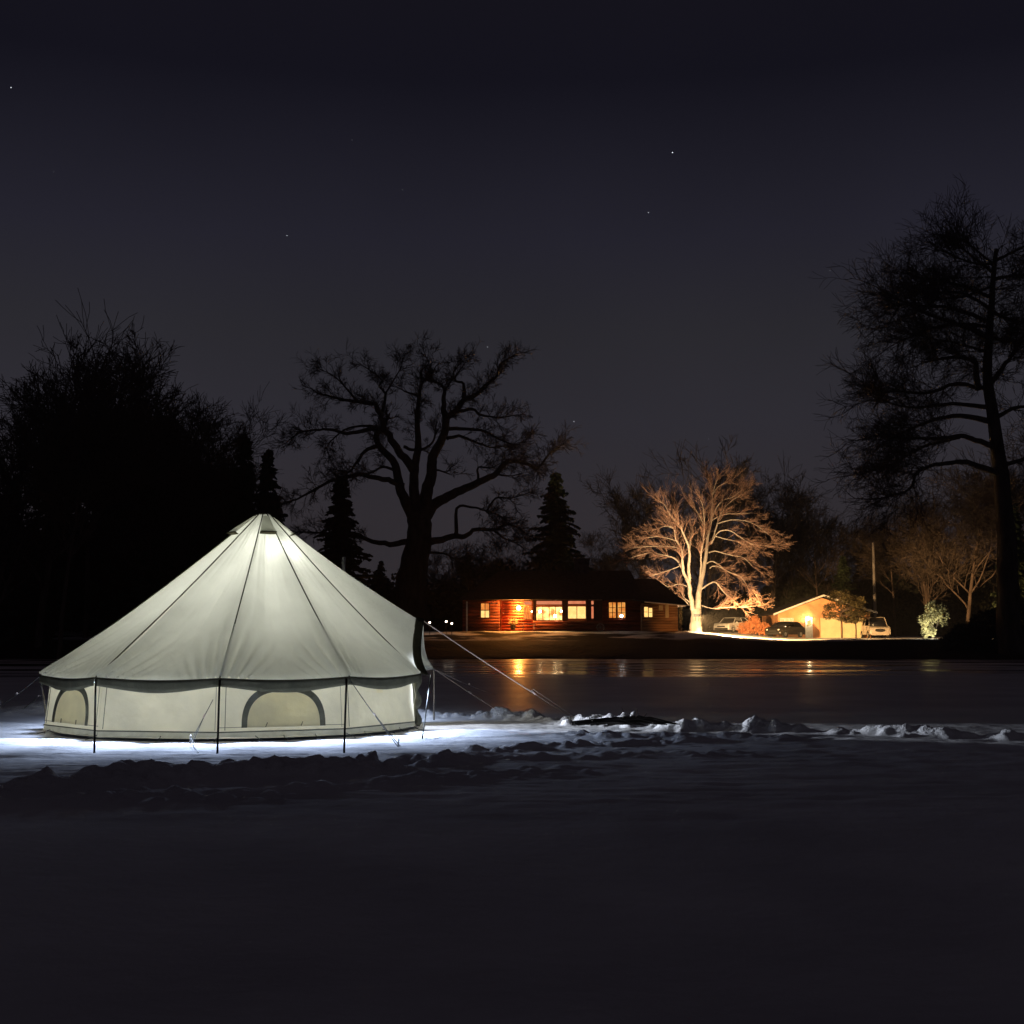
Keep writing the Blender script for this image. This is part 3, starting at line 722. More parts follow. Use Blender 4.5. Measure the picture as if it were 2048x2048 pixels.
OAK = [
    ([(900, 1760), (885, 1600), (890, 1450), (915, 1300), (935, 1180), (930, 1060)], 190, 118),
    ([(925, 1080), (905, 930), (915, 800), (935, 700), (930, 560), (945, 420), (960, 330), (1000, 290)], 66, 12),
    ([(905, 1120), (840, 980), (810, 870), (790, 780), (740, 730), (700, 680), (690, 630), (720, 590)], 66, 26),
    ([(905, 830), (840, 740), (780, 660), (740, 590), (720, 520), (690, 450), (600, 440), (480, 420), (370, 390)], 50, 10),
    ([(720, 530), (740, 440), (745, 370), (710, 320), (720, 280), (690, 240)], 24, 7),
    ([(740, 600), (640, 600), (520, 620), (420, 590), (330, 590), (240, 600), (170, 640)], 28, 7),
    ([(700, 580), (600, 570), (500, 590), (400, 670), (400, 730)], 16, 5),
    ([(705, 690), (620, 720), (570, 780), (530, 830), (490, 830)], 24, 10),
    ([(850, 920), (780, 890), (700, 880), (600, 860), (500, 880), (400, 920), (250, 1010), (170, 1040)], 34, 7),
    ([(800, 830), (730, 810), (650, 850), (560, 860)], 18, 6),
    ([(960, 1080), (980, 950), (1010, 850), (1015, 760), (1050, 700), (1090, 620), (1100, 540), (1150, 500), (1200, 430), (1270, 400), (1330, 340), (1390, 290), (1410, 220), (1470, 180)], 76, 8),
    ([(1095, 570), (1085, 450), (1090, 370), (1070, 330), (1000, 300)], 40, 7),
    ([(1200, 430), (1200, 330), (1150, 310), (1190, 230)], 24, 5),
    ([(1100, 660), (1170, 640), (1260, 670), (1350, 700), (1430, 690)], 20, 6),
    ([(1110, 600), (1200, 600), (1320, 610), (1400, 650), (1500, 680), (1560, 650)], 22, 5),
    ([(1150, 500), (1250, 490), (1300, 530), (1400, 550), (1500, 540)], 20, 5),
    ([(950, 1130), (1010, 1030), (1100, 970), (1200, 920), (1300, 870), (1380, 830), (1440, 760), (1500, 750), (1580, 770), (1630, 790), (1700, 700), (1780, 640)], 70, 6),
    ([(1280, 880), (1275, 790), (1350, 790), (1420, 750)], 16, 5),
    ([(1380, 830), (1460, 840), (1540, 820)], 12, 4),
    ([(950, 1260), (1100, 1220), (1200, 1210), (1270, 1175), (1370, 1180), (1450, 1150), (1540, 1190)], 44, 7),
    ([(1150, 1210), (1155, 1050), (1240, 1040), (1320, 1060), (1380, 1080), (1440, 1110)], 24, 5),
    ([(1330, 1060), (1380, 990), (1470, 990), (1590, 960)], 13, 4),
    ([(1370, 1180), (1430, 1230), (1500, 1260), (1550, 1300)], 14, 5),
    ([(900, 1230), (760, 1250), (650, 1230), (550, 1200), (400, 1180), (200, 1170)], 36, 7),
    ([(940, 1300), (1080, 1310), (1140, 1340), (1230, 1340)], 18, 4),
    ([(1020, 840), (1050, 830), (1120, 860)], 14, 4),
    ([(850, 700), (900, 715), (960, 710), (1020, 660), (1030, 600)], 18, 9),
    ([(940, 400), (870, 370), (840, 350), (820, 340)], 14, 5),
    ([(960, 330), (960, 240), (1000, 190), (980, 140)], 13, 4),
    ([(600, 440), (520, 340), (460, 280), (400, 250)], 14, 4),
    ([(690, 240), (640, 200), (600, 170)], 10, 4),
    ([(1090, 370), (1130, 290), (1150, 220), (1190, 160)], 14, 4),
    ([(745, 370), (800, 280), (840, 210), (850, 160)], 12, 4),
]
OAK = [([(x, y + (600 - y) * .11 if y < 600 else y) for x, y in p], a, b_) for p, a, b_ in OAK]
traced_tree('oak_tree', 'huge spreading bare oak standing behind the right slope of the tent', 'tree', (825, 1255), 101, (520, 660), 2.927, OAK, M['bark'], M['twig'], 11, 4.6, .30, 5, curl=.42, tlen=(.6, 1.5), rmin=.012, fat=1.12)

BEECH = [
    ([(712, 1830), (712, 1800), (714, 1770), (715, 1680), (717, 1600)], 140, 84),
    ([(700, 1640), (660, 1480), (635, 1350), (590, 1260), (575, 1150), (560, 1040), (510, 960), (480, 850), (430, 830)], 54, 8),
    ([(655, 1440), (635, 1250), (628, 1050), (580, 930), (530, 830), (440, 740), (380, 650), (320, 610)], 38, 6),
    ([(628, 1060), (650, 920), (668, 820)], 18, 10),
    ([(545, 850), (500, 740), (490, 660), (460, 550)], 15, 5),
    ([(590, 1250), (530, 1140), (460, 1100), (370, 1080), (280, 1060), (100, 1110)], 20, 4),
    ([(555, 1190), (460, 1230), (380, 1255), (280, 1290)], 9, 4),
    ([(510, 965), (420, 940), (320, 930), (230, 940)], 10, 4),
    ([(620, 1380), (540, 1360), (450, 1385), (380, 1330)], 9, 4),
    ([(735, 1640), (748, 1450), (790, 1280), (830, 1100), (865, 880), (905, 720), (920, 560), (925, 480), (910, 380), (905, 330)], 64, 6),
    ([(925, 480), (945, 390), (970, 330)], 7, 4), ([(930, 470), (980, 400), (1060, 360)], 7, 4),
    ([(765, 1340), (775, 1180), (770, 1080), (790, 950), (795, 800), (780, 650), (750, 570)], 24, 5),
    ([(785, 790), (730, 690), (680, 620)], 9, 4),
    ([(865, 970), (900, 870), (930, 780), (960, 700), (1040, 590), (1120, 530), (1210, 470)], 18, 4),
    ([(905, 720), (960, 600), (1030, 530), (1120, 500), (1210, 430)], 15, 4),
    ([(890, 745), (960, 700), (1060, 665), (1180, 660), (1310, 650)], 13, 4),
    ([(875, 950), (940, 860), (1040, 860), (1140, 930), (1240, 990), (1390, 1005)], 13, 4),
    ([(860, 1050), (920, 1035), (1010, 1060), (1100, 1085), (1180, 1100), (1260, 1180)], 14, 4),
    ([(840, 1155), (890, 1130), (960, 1160), (1040, 1220), (1130, 1260), (1280, 1300)], 14, 4),
    ([(775, 1400), (860, 1350), (920, 1340), (1000, 1430), (1080, 1490), (1170, 1570), (1290, 1560)], 18, 5),
    ([(770, 1560), (870, 1590), (960, 1580), (1040, 1580)], 10, 4),
    ([(650, 1530), (600, 1490), (575, 1450)], 9, 4), ([(650, 1580), (620, 1530), (580, 1500)], 8, 4),
    ([(930, 780), (1050, 750), (1180, 760), (1270, 800), (1380, 890)], 11, 4),
    ([(900, 900), (1000, 930), (1120, 960), (1230, 1010)], 10, 4),
    ([(480, 850), (400, 830), (330, 850), (250, 870)], 8, 4),
    ([(870, 1200), (900, 1180), (960, 1190), (1050, 1240), (1150, 1290), (1210, 1390)], 9, 4),
    ([(570, 1050), (500, 1020), (400, 1010), (250, 1010), (120, 1020)], 9, 4),
]
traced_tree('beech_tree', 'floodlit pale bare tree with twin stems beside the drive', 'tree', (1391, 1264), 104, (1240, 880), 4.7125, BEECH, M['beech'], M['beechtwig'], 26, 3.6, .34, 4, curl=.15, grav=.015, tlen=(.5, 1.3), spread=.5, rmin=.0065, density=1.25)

CEDAR = [
    ([(1075, 1900), (1065, 1700), (1055, 1400), (1040, 1200), (1000, 900), (975, 700), (985, 550), (1000, 320), (1012, 200)], 90, 12),
    ([(1025, 1130), (900, 1090), (800, 1090), (700, 1110), (640, 1140), (600, 1210), (500, 1245)], 22, 6),
    ([(1010, 1020), (920, 990), (850, 975), (750, 990), (650, 990), (520, 985)], 20, 6),
    ([(850, 980), (700, 1020), (600, 1080), (500, 1110)], 12, 5),
    ([(990, 910), (880, 880), (780, 890), (700, 920), (640, 950)], 20, 6),
    ([(985, 850), (850, 830), (700, 835), (580, 800)], 16, 5),
    ([(980, 780), (860, 750), (760, 780), (660, 770), (560, 760)], 16, 6),
    ([(940, 780), (915, 690), (900, 670), (820, 660), (700, 690)], 22, 6),
    ([(980, 570), (900, 540), (700, 500), (580, 470), (530, 530)], 18, 5),
    ([(985, 500), (850, 430), (700, 400), (600, 340)], 16, 5),
    ([(992, 400), (850, 330), (720, 290)], 14, 5), ([(1000, 300), (880, 220), (820, 180)], 12, 4),
    ([(1005, 270), (930, 190), (880, 150)], 10, 4),
    ([(990, 750), (1040, 680), (1070, 620), (1126, 520)], 18, 5),
    ([(980, 560), (1060, 590), (1180, 610)], 14, 5), ([(985, 450), (1060, 500), (1200, 540)], 14, 5),
    ([(1000, 900), (1100, 850), (1250, 830)], 18, 5), ([(1010, 250), (1100, 200), (1200, 150)], 12, 5),
    ([(995, 330), (1100, 300), (1250, 290)], 12, 5), ([(1030, 1100), (1150, 1060), (1300, 1080)], 16, 5),
    ([(960, 620), (840, 600), (720, 590)], 10, 4), ([(990, 450), (900, 380), (790, 360)], 12, 5),
    ([(985, 520), (820, 500), (640, 560)], 12, 5), ([(1000, 260), (900, 270), (800, 250)], 10, 5),
    ([(1005, 350), (880, 400), (740, 430)], 10, 5),
]
traced_tree('tall_tree', 'towering dark tree at the right edge with level branches', 'tree', (2020, 1300), 84, (1500, 400), 2.055, CEDAR, M['bark'], M['twig'], 31, 6.0, .40, 5, curl=.36, tlen=(1.0, 2.8), rmin=.013, fat=1.35, trunk_tw=True)

def bare_proto(seed, H, r, lean=.0, up=.35, kids=5):
    rnd = random.Random(seed); tk = MB(); cr_ = MB()
    def limb(p, d, ln, r, lev):
        n = 7; pts, dd = wander(rnd, p, d, ln, n, .10 if lev == 3 else .20, .05)
        rr = [max(.02, r * (1 - .62 * i / n)) for i in range(n + 1)]
        tk.tube(pts, rr, 7 if lev > 1 else 5, cap=(lev < 3))
        if lev == 0: 
            return
        for i in range(kids + (4 if lev == 3 else 0)):
            u = rnd.uniform(.30 if lev == 3 else .2, 1); j = min(n - 1, int(u * n)); q = pts[j]
            t_ = (pts[j + 1] - pts[j]).normalized(); a = rnd.uniform(0, 2 * math.pi)
            nd = t_ * .7 + Vector((math.cos(a), math.sin(a), up)) * .75
            if lev == 1: sprig(cr_, rnd, q, nd, ln * rnd.uniform(.5, .8), rr[j] * .45, 2, .30, .02, 4, 3, .8, .015)
            else: limb(q, nd, ln * rnd.uniform(.42, .62), rr[j] * .55, lev - 1)
        sprig(cr_, rnd, pts[-1], dd, ln * .4, rr[-1], 2, .28, .02, 5, 3, .8, .015)
    limb(Vector((0, 0, -.3)), Vector((lean, 0, 1)), H * .66, r * .8, 3)
    zs = sorted(v[2] for v in cr_.v); k = H / zs[int(len(zs) * .985)]
    tk.v = [(a * k, b * k, c * k) for a, b, c in tk.v]; cr_.v = [(a * k, b * k, c * k) for a, b, c in cr_.v]
    e = empty('bare_tree'); tk.build('trunk', M['bark_mid'], e, True); cr_.build('crown', M['twig'], e)
    return e
BP = [bare_proto(101, 15, .24), bare_proto(102, 15, .20, .06), bare_proto(103, 15, .26, -.05, .5)]
SEEN = set()
def place(protos, idx, px, Y, top, label, name, rz=None, sx=1.0, H=15., cat='tree', group=None, dz=-.1, base=None):
    proto = protos[idx]
    if id(proto) in SEEN: o = copy_thing(proto)
    else: SEEN.add(id(proto)); o = proto
    x = MX(px, Y); z = ground_z(x, Y) + dz if base is None else base
    h = P(px, top, Y).z - z; s = h / H
    o.location = (x, Y, z); o.scale = (s * sx, s * sx, s); o.rotation_euler = (0, 0, rz if rz is not None else random.uniform(0, 6.28)); o.name = name
    tag(o, label, cat, group); return o
GB = 'bare trees in the wood behind the buildings'
for (i, px, Y, top, sx, lb) in [
    (0, 1545, 142, 945, 1.0, 'bare tree with upright limbs just right of the floodlit tree'),
    (1, 1640, 140, 985, 1.0, 'bare tree rising straight behind the garage gable peak'),
    (2, 1600, 150, 1020, 1.1, 'low bare tree left of the garage gable peak'),
    (0, 1700, 145, 1040, 1.1, 'bare tree behind the garage, between gable peak and pole'),
    (1, 1790, 138, 1020, 1.2, 'bare tree just right of the tall pale pole'),
    (2, 1860, 130, 985, 1.1, 'bare tree above the white-lit shrub'),
    (0, 1935, 120, 950, 1.1, 'bare tree left of the towering dark tree'),
    (1, 2030, 118, 880, 1.2, 'bare tree behind the towering tree at the right edge'),
    (2, 1480, 150, 1030, 1.1, 'bare tree behind the silver car'),
    (0, 1285, 135, 965, .9, 'bare tree behind the house roof, left of the floodlit tree'),
    (1, 1215, 140, 1070, 1.2, 'small bare tree behind the house, right of the chimney'),
    (2, 1408, 122, 925, 1.0, 'bare tree standing directly behind the floodlit tree'),
    (1, 990, 125, 1085, 1.3, 'low bare tree behind the left end of the house roof'),
    (0, 905, 118, 1100, 1.2, 'small bare tree between the oak and the house'),
    (2, 1060, 135, 1080, 1.3, 'low bare tree behind the roof left of the spruce'),
]:
    place(BP, i, px, Y, top, lb, 'bare_tree', sx=sx, group=GB)
GL = 'bare trees on the dark left shore'
for (i, px, Y, top, sx, lb) in [
    (0, 75, 88, 672, 1.0, 'tallest bare tree on the dark left shore'),
    (1, 170, 92, 712, 1.0, 'second tallest bare tree on the left shore'),
    (2, 255, 95, 775, 1.0, 'bare tree left of the rounded crown on the left shore'),
    (0, 345, 98, 800, 1.25, 'rounded bare tree above the middle of the left tent slope'),
    (1, 420, 100, 830, 1.2, 'bare tree left of the dark spires behind the tent'),
    (0, 400, 99, 845, .9, 'rounded bare tree just left of the two dark spires'),
    (2, -20, 86, 830, 1.0, 'bare tree cut by the left edge of the picture'),
    (1, 120, 84, 740, .9, 'leaning bare tree in front of the tallest left tree'),
    (2, 305, 93, 850, 1.2, 'shorter bare tree in the gap of the left shore trees'),
]:
    place(BP, i, px, Y, top, lb, 'bare_tree', sx=sx, group=GL)

def conifer_proto(seed, H, Rb, dens=1.0, droop=.25, clear=.04):
    rnd = random.Random(seed); tk = MB(); cr_ = MB()
    tk.tube([(0, 0, -.3), (0, 0, H * .5), (0, 0, H * .99)], [H * .016, H * .009, .02], 7)
    n = int(190 * dens)
    for i in range(n):
        f = (i / n) ** 1.25; z = H * (clear + (1 - clear) * f) - rnd.uniform(0, .3); a = i * 2.399 + rnd.uniform(-.5, .5)
        L = Rb * (1 - f) ** .85 * rnd.choice([rnd.uniform(.35, .8), rnd.uniform(.75, 1.05), rnd.uniform(.8, 1.25)]) * (1 + .18 * math.sin(a * .5 + z * .7)) + .12; dr = droop * rnd.uniform(.3, 2.0)
        o_ = Vector((math.cos(a), math.sin(a), 0)); sd = Vector((-o_.y, o_.x, 0))
        tk_pts = [Vector((0, 0, z)) + o_ * (L * u) + Vector((0, 0, -dr * L * u * u + .12 * L * u)) for u in (0, .4, .75, 1)]
        cr_.tube(tk_pts, [.03, .022, .014, .008], 3, cap=False)
        m_ = max(5, int(L * 9))
        for j in range(m_):
            u = (j + rnd.random()) / m_; p = Vector((0, 0, z)) + o_ * (L * u) + Vector((0, 0, -dr * L * u * u + .12 * L * u))
            for sg in (-1, 1):
                ll = (.30 + .28 * (1 - u) * L * .5) * rnd.uniform(.7, 1.2); ww = .09 * rnd.uniform(.7, 1.3)
                t_ = p + sd * (sg * ll * .8) + o_ * (ll * .5) + Vector((0, 0, rnd.uniform(-.28, .02)))
                cr_.quad(p - o_ * ww + Vector((0, 0, .03)), p + o_ * ww, t_ + o_ * ww * .3 - Vector((0, 0, .08)), t_ - o_ * ww * .3)
                cr_.quad(p + Vector((0, 0, ww)), p - Vector((0, 0, ww * 1.5)), p.lerp(t_, .7) - Vector((0, 0, ww * 2.0)), t_)
    e = empty('conifer'); tk.build('trunk', M['bark'], e, True); cr_.build('crown', M['conifer'], e)
    return e
CP = [conifer_proto(201, 15, 3.4, 1.5), conifer_proto(202, 15, 2.2, 1.5), conifer_proto(203, 15, 4.4, 1.6, .15)]
for (i, px, Y, top, sx, lb) in [
    (0, 1112, 118, 942, 1.35, 'dark pointed spruce rising behind the house left of the chimney'),
    (1, 678, 92, 955, 1.8, 'narrow dark conifer directly left of the oak trunk'),
    (1, 481, 98, 868, 1.25, 'dark spire conifer behind the tent, left of the tent peak'),
    (1, 529, 104, 898, 1.2, 'thin dark spire conifer directly behind the tent peak'),
    (2, 440, 104, 940, 1.0, 'broad dark conifer left of the spires behind the tent'),
    (2, 470, 103, 940, 1.2, 'broad dark conifer at the foot of the left spire'),
    (2, 330, 102, 930, 1.1, 'broad dark conifer under the rounded bare crown'),
    (2, 215, 100, 880, 1.1, 'broad dark conifer between the tallest left trees'),
    (0, 110, 96, 800, 1.1, 'dark conifer beneath the tallest left tree'),
    (2, 10, 90, 960, 1.1, 'broad dark conifer at the left edge'),
    (2, 545, 108, 985, .9, 'broad low conifer behind the right of the tent peak'),
    (0, 760, 112, 1120, 1.3, 'low dark conifer left of the oak trunk foot'),
    (0, 275, 93, 880, 1.0, 'pointed conifer in front of the left shore wood'),
    (0, 395, 96, 960, 1.2, 'shorter pointed conifer above the left tent slope'),
    (0, 2040, 112, 1010, 1.1, 'dark conifer behind the towering tree, right edge'),
    (0, 1690, 137, 1110, 1.3, 'dark conifer behind the garage roof, left of the pale pole'),
]:
    place(CP, i, px, Y, top, lb, 'conifer', sx=sx, group='dark conifers around the lake')

def leaf_clump(mb, rnd, c, rx, ry, rz, n, s):
    for i in range(n):
        th = rnd.uniform(0, 2 * math.pi); ph = math.acos(rnd.uniform(-1, 1)); r = rnd.uniform(.35, 1.05) ** .6
        r *= 1 + .28 * mnoise.noise((math.cos(th) * 2 + c[0], math.sin(th) * 2 + c[1], math.cos(ph) * 2 + c[2]))
        p = Vector((c[0] + rx * r * math.sin(ph) * math.cos(th), c[1] + ry * r * math.sin(ph) * math.sin(th), c[2] + rz * r * math.cos(ph)))
        a = Vector((rnd.uniform(-1, 1), rnd.uniform(-1, 1), rnd.uniform(-1, 1))).normalized() * s * rnd.uniform(.6, 1.3); b_ = a.orthogonal().normalized() * s * .5
        mb.quad(p - a, p + b_, p + a, p - b_)
# understory along the shores
rnd = random.Random(77); ub = MB()
def under(px0, px1, Y, top0, top1, n, s=.28, dep=3.0):
    for i in range(n):
        u = (i + .5) / n; px = px0 + (px1 - px0) * u + rnd.uniform(-8, 8); x = MX(px, Y); g = ground_z(x, Y); tz = P(px, top0 + (top1 - top0) * u + rnd.uniform(-12, 22), Y).z
        h = max(.6, tz - g); w = abs(MX(px1, Y) - MX(px0, Y)) / n * 1.15
        leaf_clump(ub, rnd, (x, Y + rnd.uniform(-1, 1), g + h * .45), w, dep, h * .58, int(260 + 55 * h * w), s)
        ub.sphere((x, Y + 1.2, g + h * .35), w * .95, 10, 6, h * .5 / w)
under(-260, 640, 99, 1040, 1120, 18, .35, 3.5)
under(640, 940, 108, 1150, 1165, 10, .3)
under(930, 1120, 116, 1118, 1130, 9, .3)
under(1130, 1380, 135, 1165, 1165, 7, .35)
under(1380, 1560, 150, 1180, 1175, 7, .35)
under(1560, 2300, 150, 1150, 1090, 16, .4, 4)
o = ub.build('undergrowth', M['undergrowth']); tag(o, 'dark brush and undergrowth along the shore', 'undergrowth', kind='stuff')

def shrub(name, label, c, clumps, m_, cat='shrub', s=.10, stem=None, twigs=0):
    e = empty(name, c, label, cat); rnd = random.Random(int(c[0] * 100)); q = MB()
    for (dx, dy, dz, rx, rz, n) in clumps: leaf_clump(q, rnd, (dx, dy, dz), rx, rx * .8, rz, n, s)
    q.build('foliage', m_, e)
    q = MB()
    for i in range(stem or 6):
        a = rnd.uniform(0, 6.28); x_, y_, z_ = clumps[i % len(clumps)][:3]
        q.tube([(.08 * math.cos(a), .08 * math.sin(a), -.1), (x_ * .5, y_ * .5, z_ * .5), (x_, y_, z_ * 1.1)], [.05, .035, .015], 5)
    q.build('stem', M['bark_mid'], e); return e
gl = lambda px, Y: Vector((MX(px, Y), Y, ground_z(MX(px, Y), Y)))
shrub('copper_bush', 'rust coloured bush glowing between the two parked cars', gl(1509, 121), [(-.9, 0, .65, .75, .6, 620), (.85, 0, .6, .7, .6, 620), (0, 0, .95, .7, .85, 800), (.1, -.1, 1.3, .4, .5, 260)], M['rust'], s=.10)
shrub('laurel_bush', 'white-lit leafy shrub glowing at the right end of the drive', gl(1864, 98), [(-.2, 0, .6, .55, .6, 420), (-.5, .1, 1.5, .5, .5, 300), (.3, .1, 1.9, .7, .6, 420), (.9, .3, 1.9, .6, .9, 350), (.1, .2, 2.5, .5, .5, 240)], M['leafpale'], s=.11)
shrub('dark_bush', 'big rounded black bush at the right shore edge', gl(1985, 86), [(-1.6, 0, .8, 1.5, .9, 1300), (.2, 0, 1.3, 1.7, 1.4, 1800), (2.2, 0, 1.6, 1.7, 1.7, 1800), (-2.7, 0, .3, 1.0, .5, 500)], M['undergrowth'], s=.2)
shrub('corner_shrub', 'small climbing shrub at the right corner of the house', gl(1362, 95.6), [(0, 0, .9, .13, .7, 110), (.02, 0, 1.8, .14, .5, 80)], M['leafpale'], s=.05)
def small_tree(label, px, Y, top, spread_, seed):
    g = gl(px, Y); e = empty('small_evergreen_tree', g, label, 'tree', 'small evergreen trees in front of the garage'); rnd = random.Random(seed)
    h = P(px, top, Y).z - g.z; q = MB(); tk = MB()
    tk.tube([(0, 0, -.1), (.05, 0, .8), (-.03, 0, h * .55), (0, 0, h * .9)], [.075, .06, .05, .02], 6)
    for i in range(52):
        a = rnd.uniform(0, 6.28); z = rnd.uniform(.40, .98) * h; w = spread_ * (1.05 - abs(z / h - .62) * 1.4) * rnd.uniform(.5, 1)
        p = Vector((math.cos(a) * w, math.sin(a) * w * .8, z))
        tk.tube([(0, 0, z * .8), p], [.025, .01], 4)
        leaf_clump(q, rnd, tuple(p), .42, .42, .26, 85, .085)
    tk.build('trunk', M['bark_mid'], e, True); q.build('crown', M['leaf'], e)
small_tree('left of two small evergreen trees before the garage doors', 1684, 119, 1178, 1.9, 3)
small_tree('right of two small evergreen trees before the garage doors', 1712, 120, 1192, 1.3, 4)

# ------------------------------------------------------------------ house
HY = 96.0; hz = ground_z(MX(1100, HY), HY)
house = empty('log_house', (MX(1140, HY), HY, hz), 'long low dark red log house with many lit windows', 'house')
HO = house.location.copy()
def hb(q, name, m_, parent=None, smooth=False): 
    return q.build(name, m_, parent or house, smooth, HO if (parent is None) else HO)
def logs(x0, x1, z0, z1, y, r=.115, depth_ends=False):
    q = MB(); n = int((z1 - z0) / (2 * r * .93)); st = (z1 - z0) / n
    for i in range(n):
        z = z0 + st * (i + .5); e = .10 * ((i % 2) * 2 - 1) if depth_ends else 0
        q.tube([(x0 - (e if e > 0 else 0), y, z), (x1, y, z)], r, 8)
    q.box((x0, y, z0), (x1, y + .25, z1)); return q
X = lambda px, Y=HY: MX(px, Y)
Zp = lambda py, Y=HY: P(1024, py, Y).z
zt, zb = Zp(1200), hz - .2
# body behind the log faces
q = MB(); q.box((X(927), HY + .3, zb), (X(999.5), HY + 9, zt)); q.box((X(1001), HY + 1.2, zb), (X(1065), HY + 9, zt)); q.box((X(1066.5), HY + .4, zb), (X(1283), HY + 9, zt)); hb(q, 'body', M['log'])
# left bay, recessed porch, glazed veranda, right bay
hb(logs(X(925), X(1000), zb, zt, HY), 'log_wall', M['log'], smooth=True)
hb(logs(X(1003), X(1066), zb, zt, HY + .9, depth_ends=True), 'porch_wall', M['log'], smooth=True)
q = MB(); q.box((X(1000), HY + .02, zb), (X(1003), HY + 1.0, zt)); hb(q, 'porch_side', M['log'])
hb(logs(X(1066), X(1205), zb, Zp(1241), HY - .1), 'veranda_wall', M['log'], smooth=True)
hb(logs(X(1205), X(1283), zb, zt, HY), 'log_wall', M['log'], smooth=True)
for a, c in ((1066, 1072), (1125, 1135), (1173, 1182), (1188, 1205)):
    q = MB(); q.box((X(a), HY - .12, Zp(1241)), (X(c), HY + .2, zt)); hb(q, 'veranda_post', M['frame'])
q = MB(); q.box((X(1062), HY - .16, Zp(1202)), (X(1208), HY + .24, Zp(1199))); hb(q, 'veranda_beam', M['frame'])
def window(x0, x1, y0, y1, Y, m_, nx=1, ny=1, curtains=False, mid_w=.05, fr=.05, par=None, mframe=None):
    xa, xb, z1, z0 = X(x0, Y), X(x1, Y), Zp(y0, Y), Zp(y1, Y); mf = mframe or M['frame']
    q = MB(); q.box((xa - fr, Y - .06, z0 - fr), (xb + fr, Y - .01, z0)); q.box((xa - fr, Y - .06, z1), (xb + fr, Y - .01, z1 + fr))
    q.box((xa - fr, Y - .06, z0), (xa, Y - .01, z1)); q.box((xb, Y - .06, z0), (xb + fr, Y - .01, z1))
    for i in range(1, nx): xm = xa + (xb - xa) * i / nx; q.box((xm - mid_w / 2, Y - .058, z0), (xm + mid_w / 2, Y - .012, z1))
    for i in range(1, ny):
        zm = z0 + (z1 - z0) * i / ny
        for j in range(nx): xj0 = xa + (xb - xa) * j / nx + mid_w / 2; xj1 = xa + (xb - xa) * (j + 1) / nx - mid_w / 2; q.box((xj0, Y - .054, zm - .018), (xj1, Y - .014, zm + .018))
    w = hb(q, 'window', mf)
    q = MB(); q.box((xa, Y - .03, z0), (xb, Y - .02, z1)); hb(q, 'pane', m_, w)
    if curtains:
        q = MB()
        for s, xs in ((1, xa), (-1, xb)):
            wd = (xb - xa) * .16; q.grid(lambda u, v: (xs + s * (wd * u * (1.1 - .35 * (1 - v))), Y - .035 - .004 * math.sin(u * 30), z0 + (z1 - z0) * v), 12, 4)
        hb(q, 'curtain', M['rustc'] if 'rustc' in M else M['log'], w)
    return w
FW = HY - .13
window(962, 978, 1207, 1220, FW, M['w_orange'], 2, 1); window(962, 978, 1221, 1235, FW, M['w_yellow'], 2, 1)
q = MB(); q.box((X(978), FW - .03, Zp(1208)), (X(995), FW, Zp(1205.5))); hb(q, 'gutter', M['trim'])
q = MB(); q.box((X(932), FW - .05, zb), (X(935.5), FW, Zp(1203))); hb(q, 'downpipe', M['trim'])
window(1048, 1063, 1213, 1238, HY + .78, M['w_orange'], 3, 1); window(1048, 1063, 1203, 1210, HY + .78, M['w_trans'])
window(1073, 1124, 1214, 1240, HY + .1, M['w_mixed'], 4, 1); window(1073, 1124, 1202, 1209, HY + .1, M['w_trans'])
window(1136.5, 1171.5, 1213, 1237, HY + .1, M['w_yellow'], 2, 1); window(1136.5, 1171.5, 1201, 1208, HY + .1, M['w_trans'])
window(1183, 1187.5, 1202, 1209, HY - .1, M['w_trans']); window(1183, 1187.5, 1213, 1237, HY - .1, M['w_trans'])
window(1218.5, 1232, 1205, 1235.5, FW, M['w_warm'], 2, 3); window(1236, 1251, 1205, 1235.5, FW, M['w_warm'], 2, 3)
q = MB(); q.box((X(1177), HY - .3, Zp(1200.5)), (X(1205), HY - .16, Zp(1198.6))); hb(q, 'gutter', M['trim'])
# right wing, one metre nearer, pale weathered logs
WY = 95.0; xw0, xw1 = X(1284, WY), X(1356, WY)
q = MB(); q.box((xw0, WY + .15, zb), (xw1 - .02, WY + 8, Zp(1209, WY))); hb(q, 'wing_body', M['logpale'])
hb(logs(xw0, xw1, zb, Zp(1206, WY), WY, .10), 'wing_log_wall', M['logpale'], smooth=True)
window(1289, 1296.5, 1214, 1234, WY - .11, M['w_yellow'], 1, 2); window(1298, 1305, 1216, 1234, WY - .11, M['w_yellow'], 1, 2)
q = MB(); q.box((X(1331, WY), WY - .125, Zp(1236, WY)), (X(1338, WY), WY - .10, Zp(1210, WY))); q.box((X(1318, WY), WY - .12, Zp(1221, WY)), (X(1326, WY), WY - .10, Zp(1211, WY))); hb(q, 'shutter', M['gdoor'])
q = MB(); q.tube([P(1289, 1203.5, WY - .5), P(1379, 1212, WY - .5)], .055, 6); hb(q, 'gutter', M['trim'])
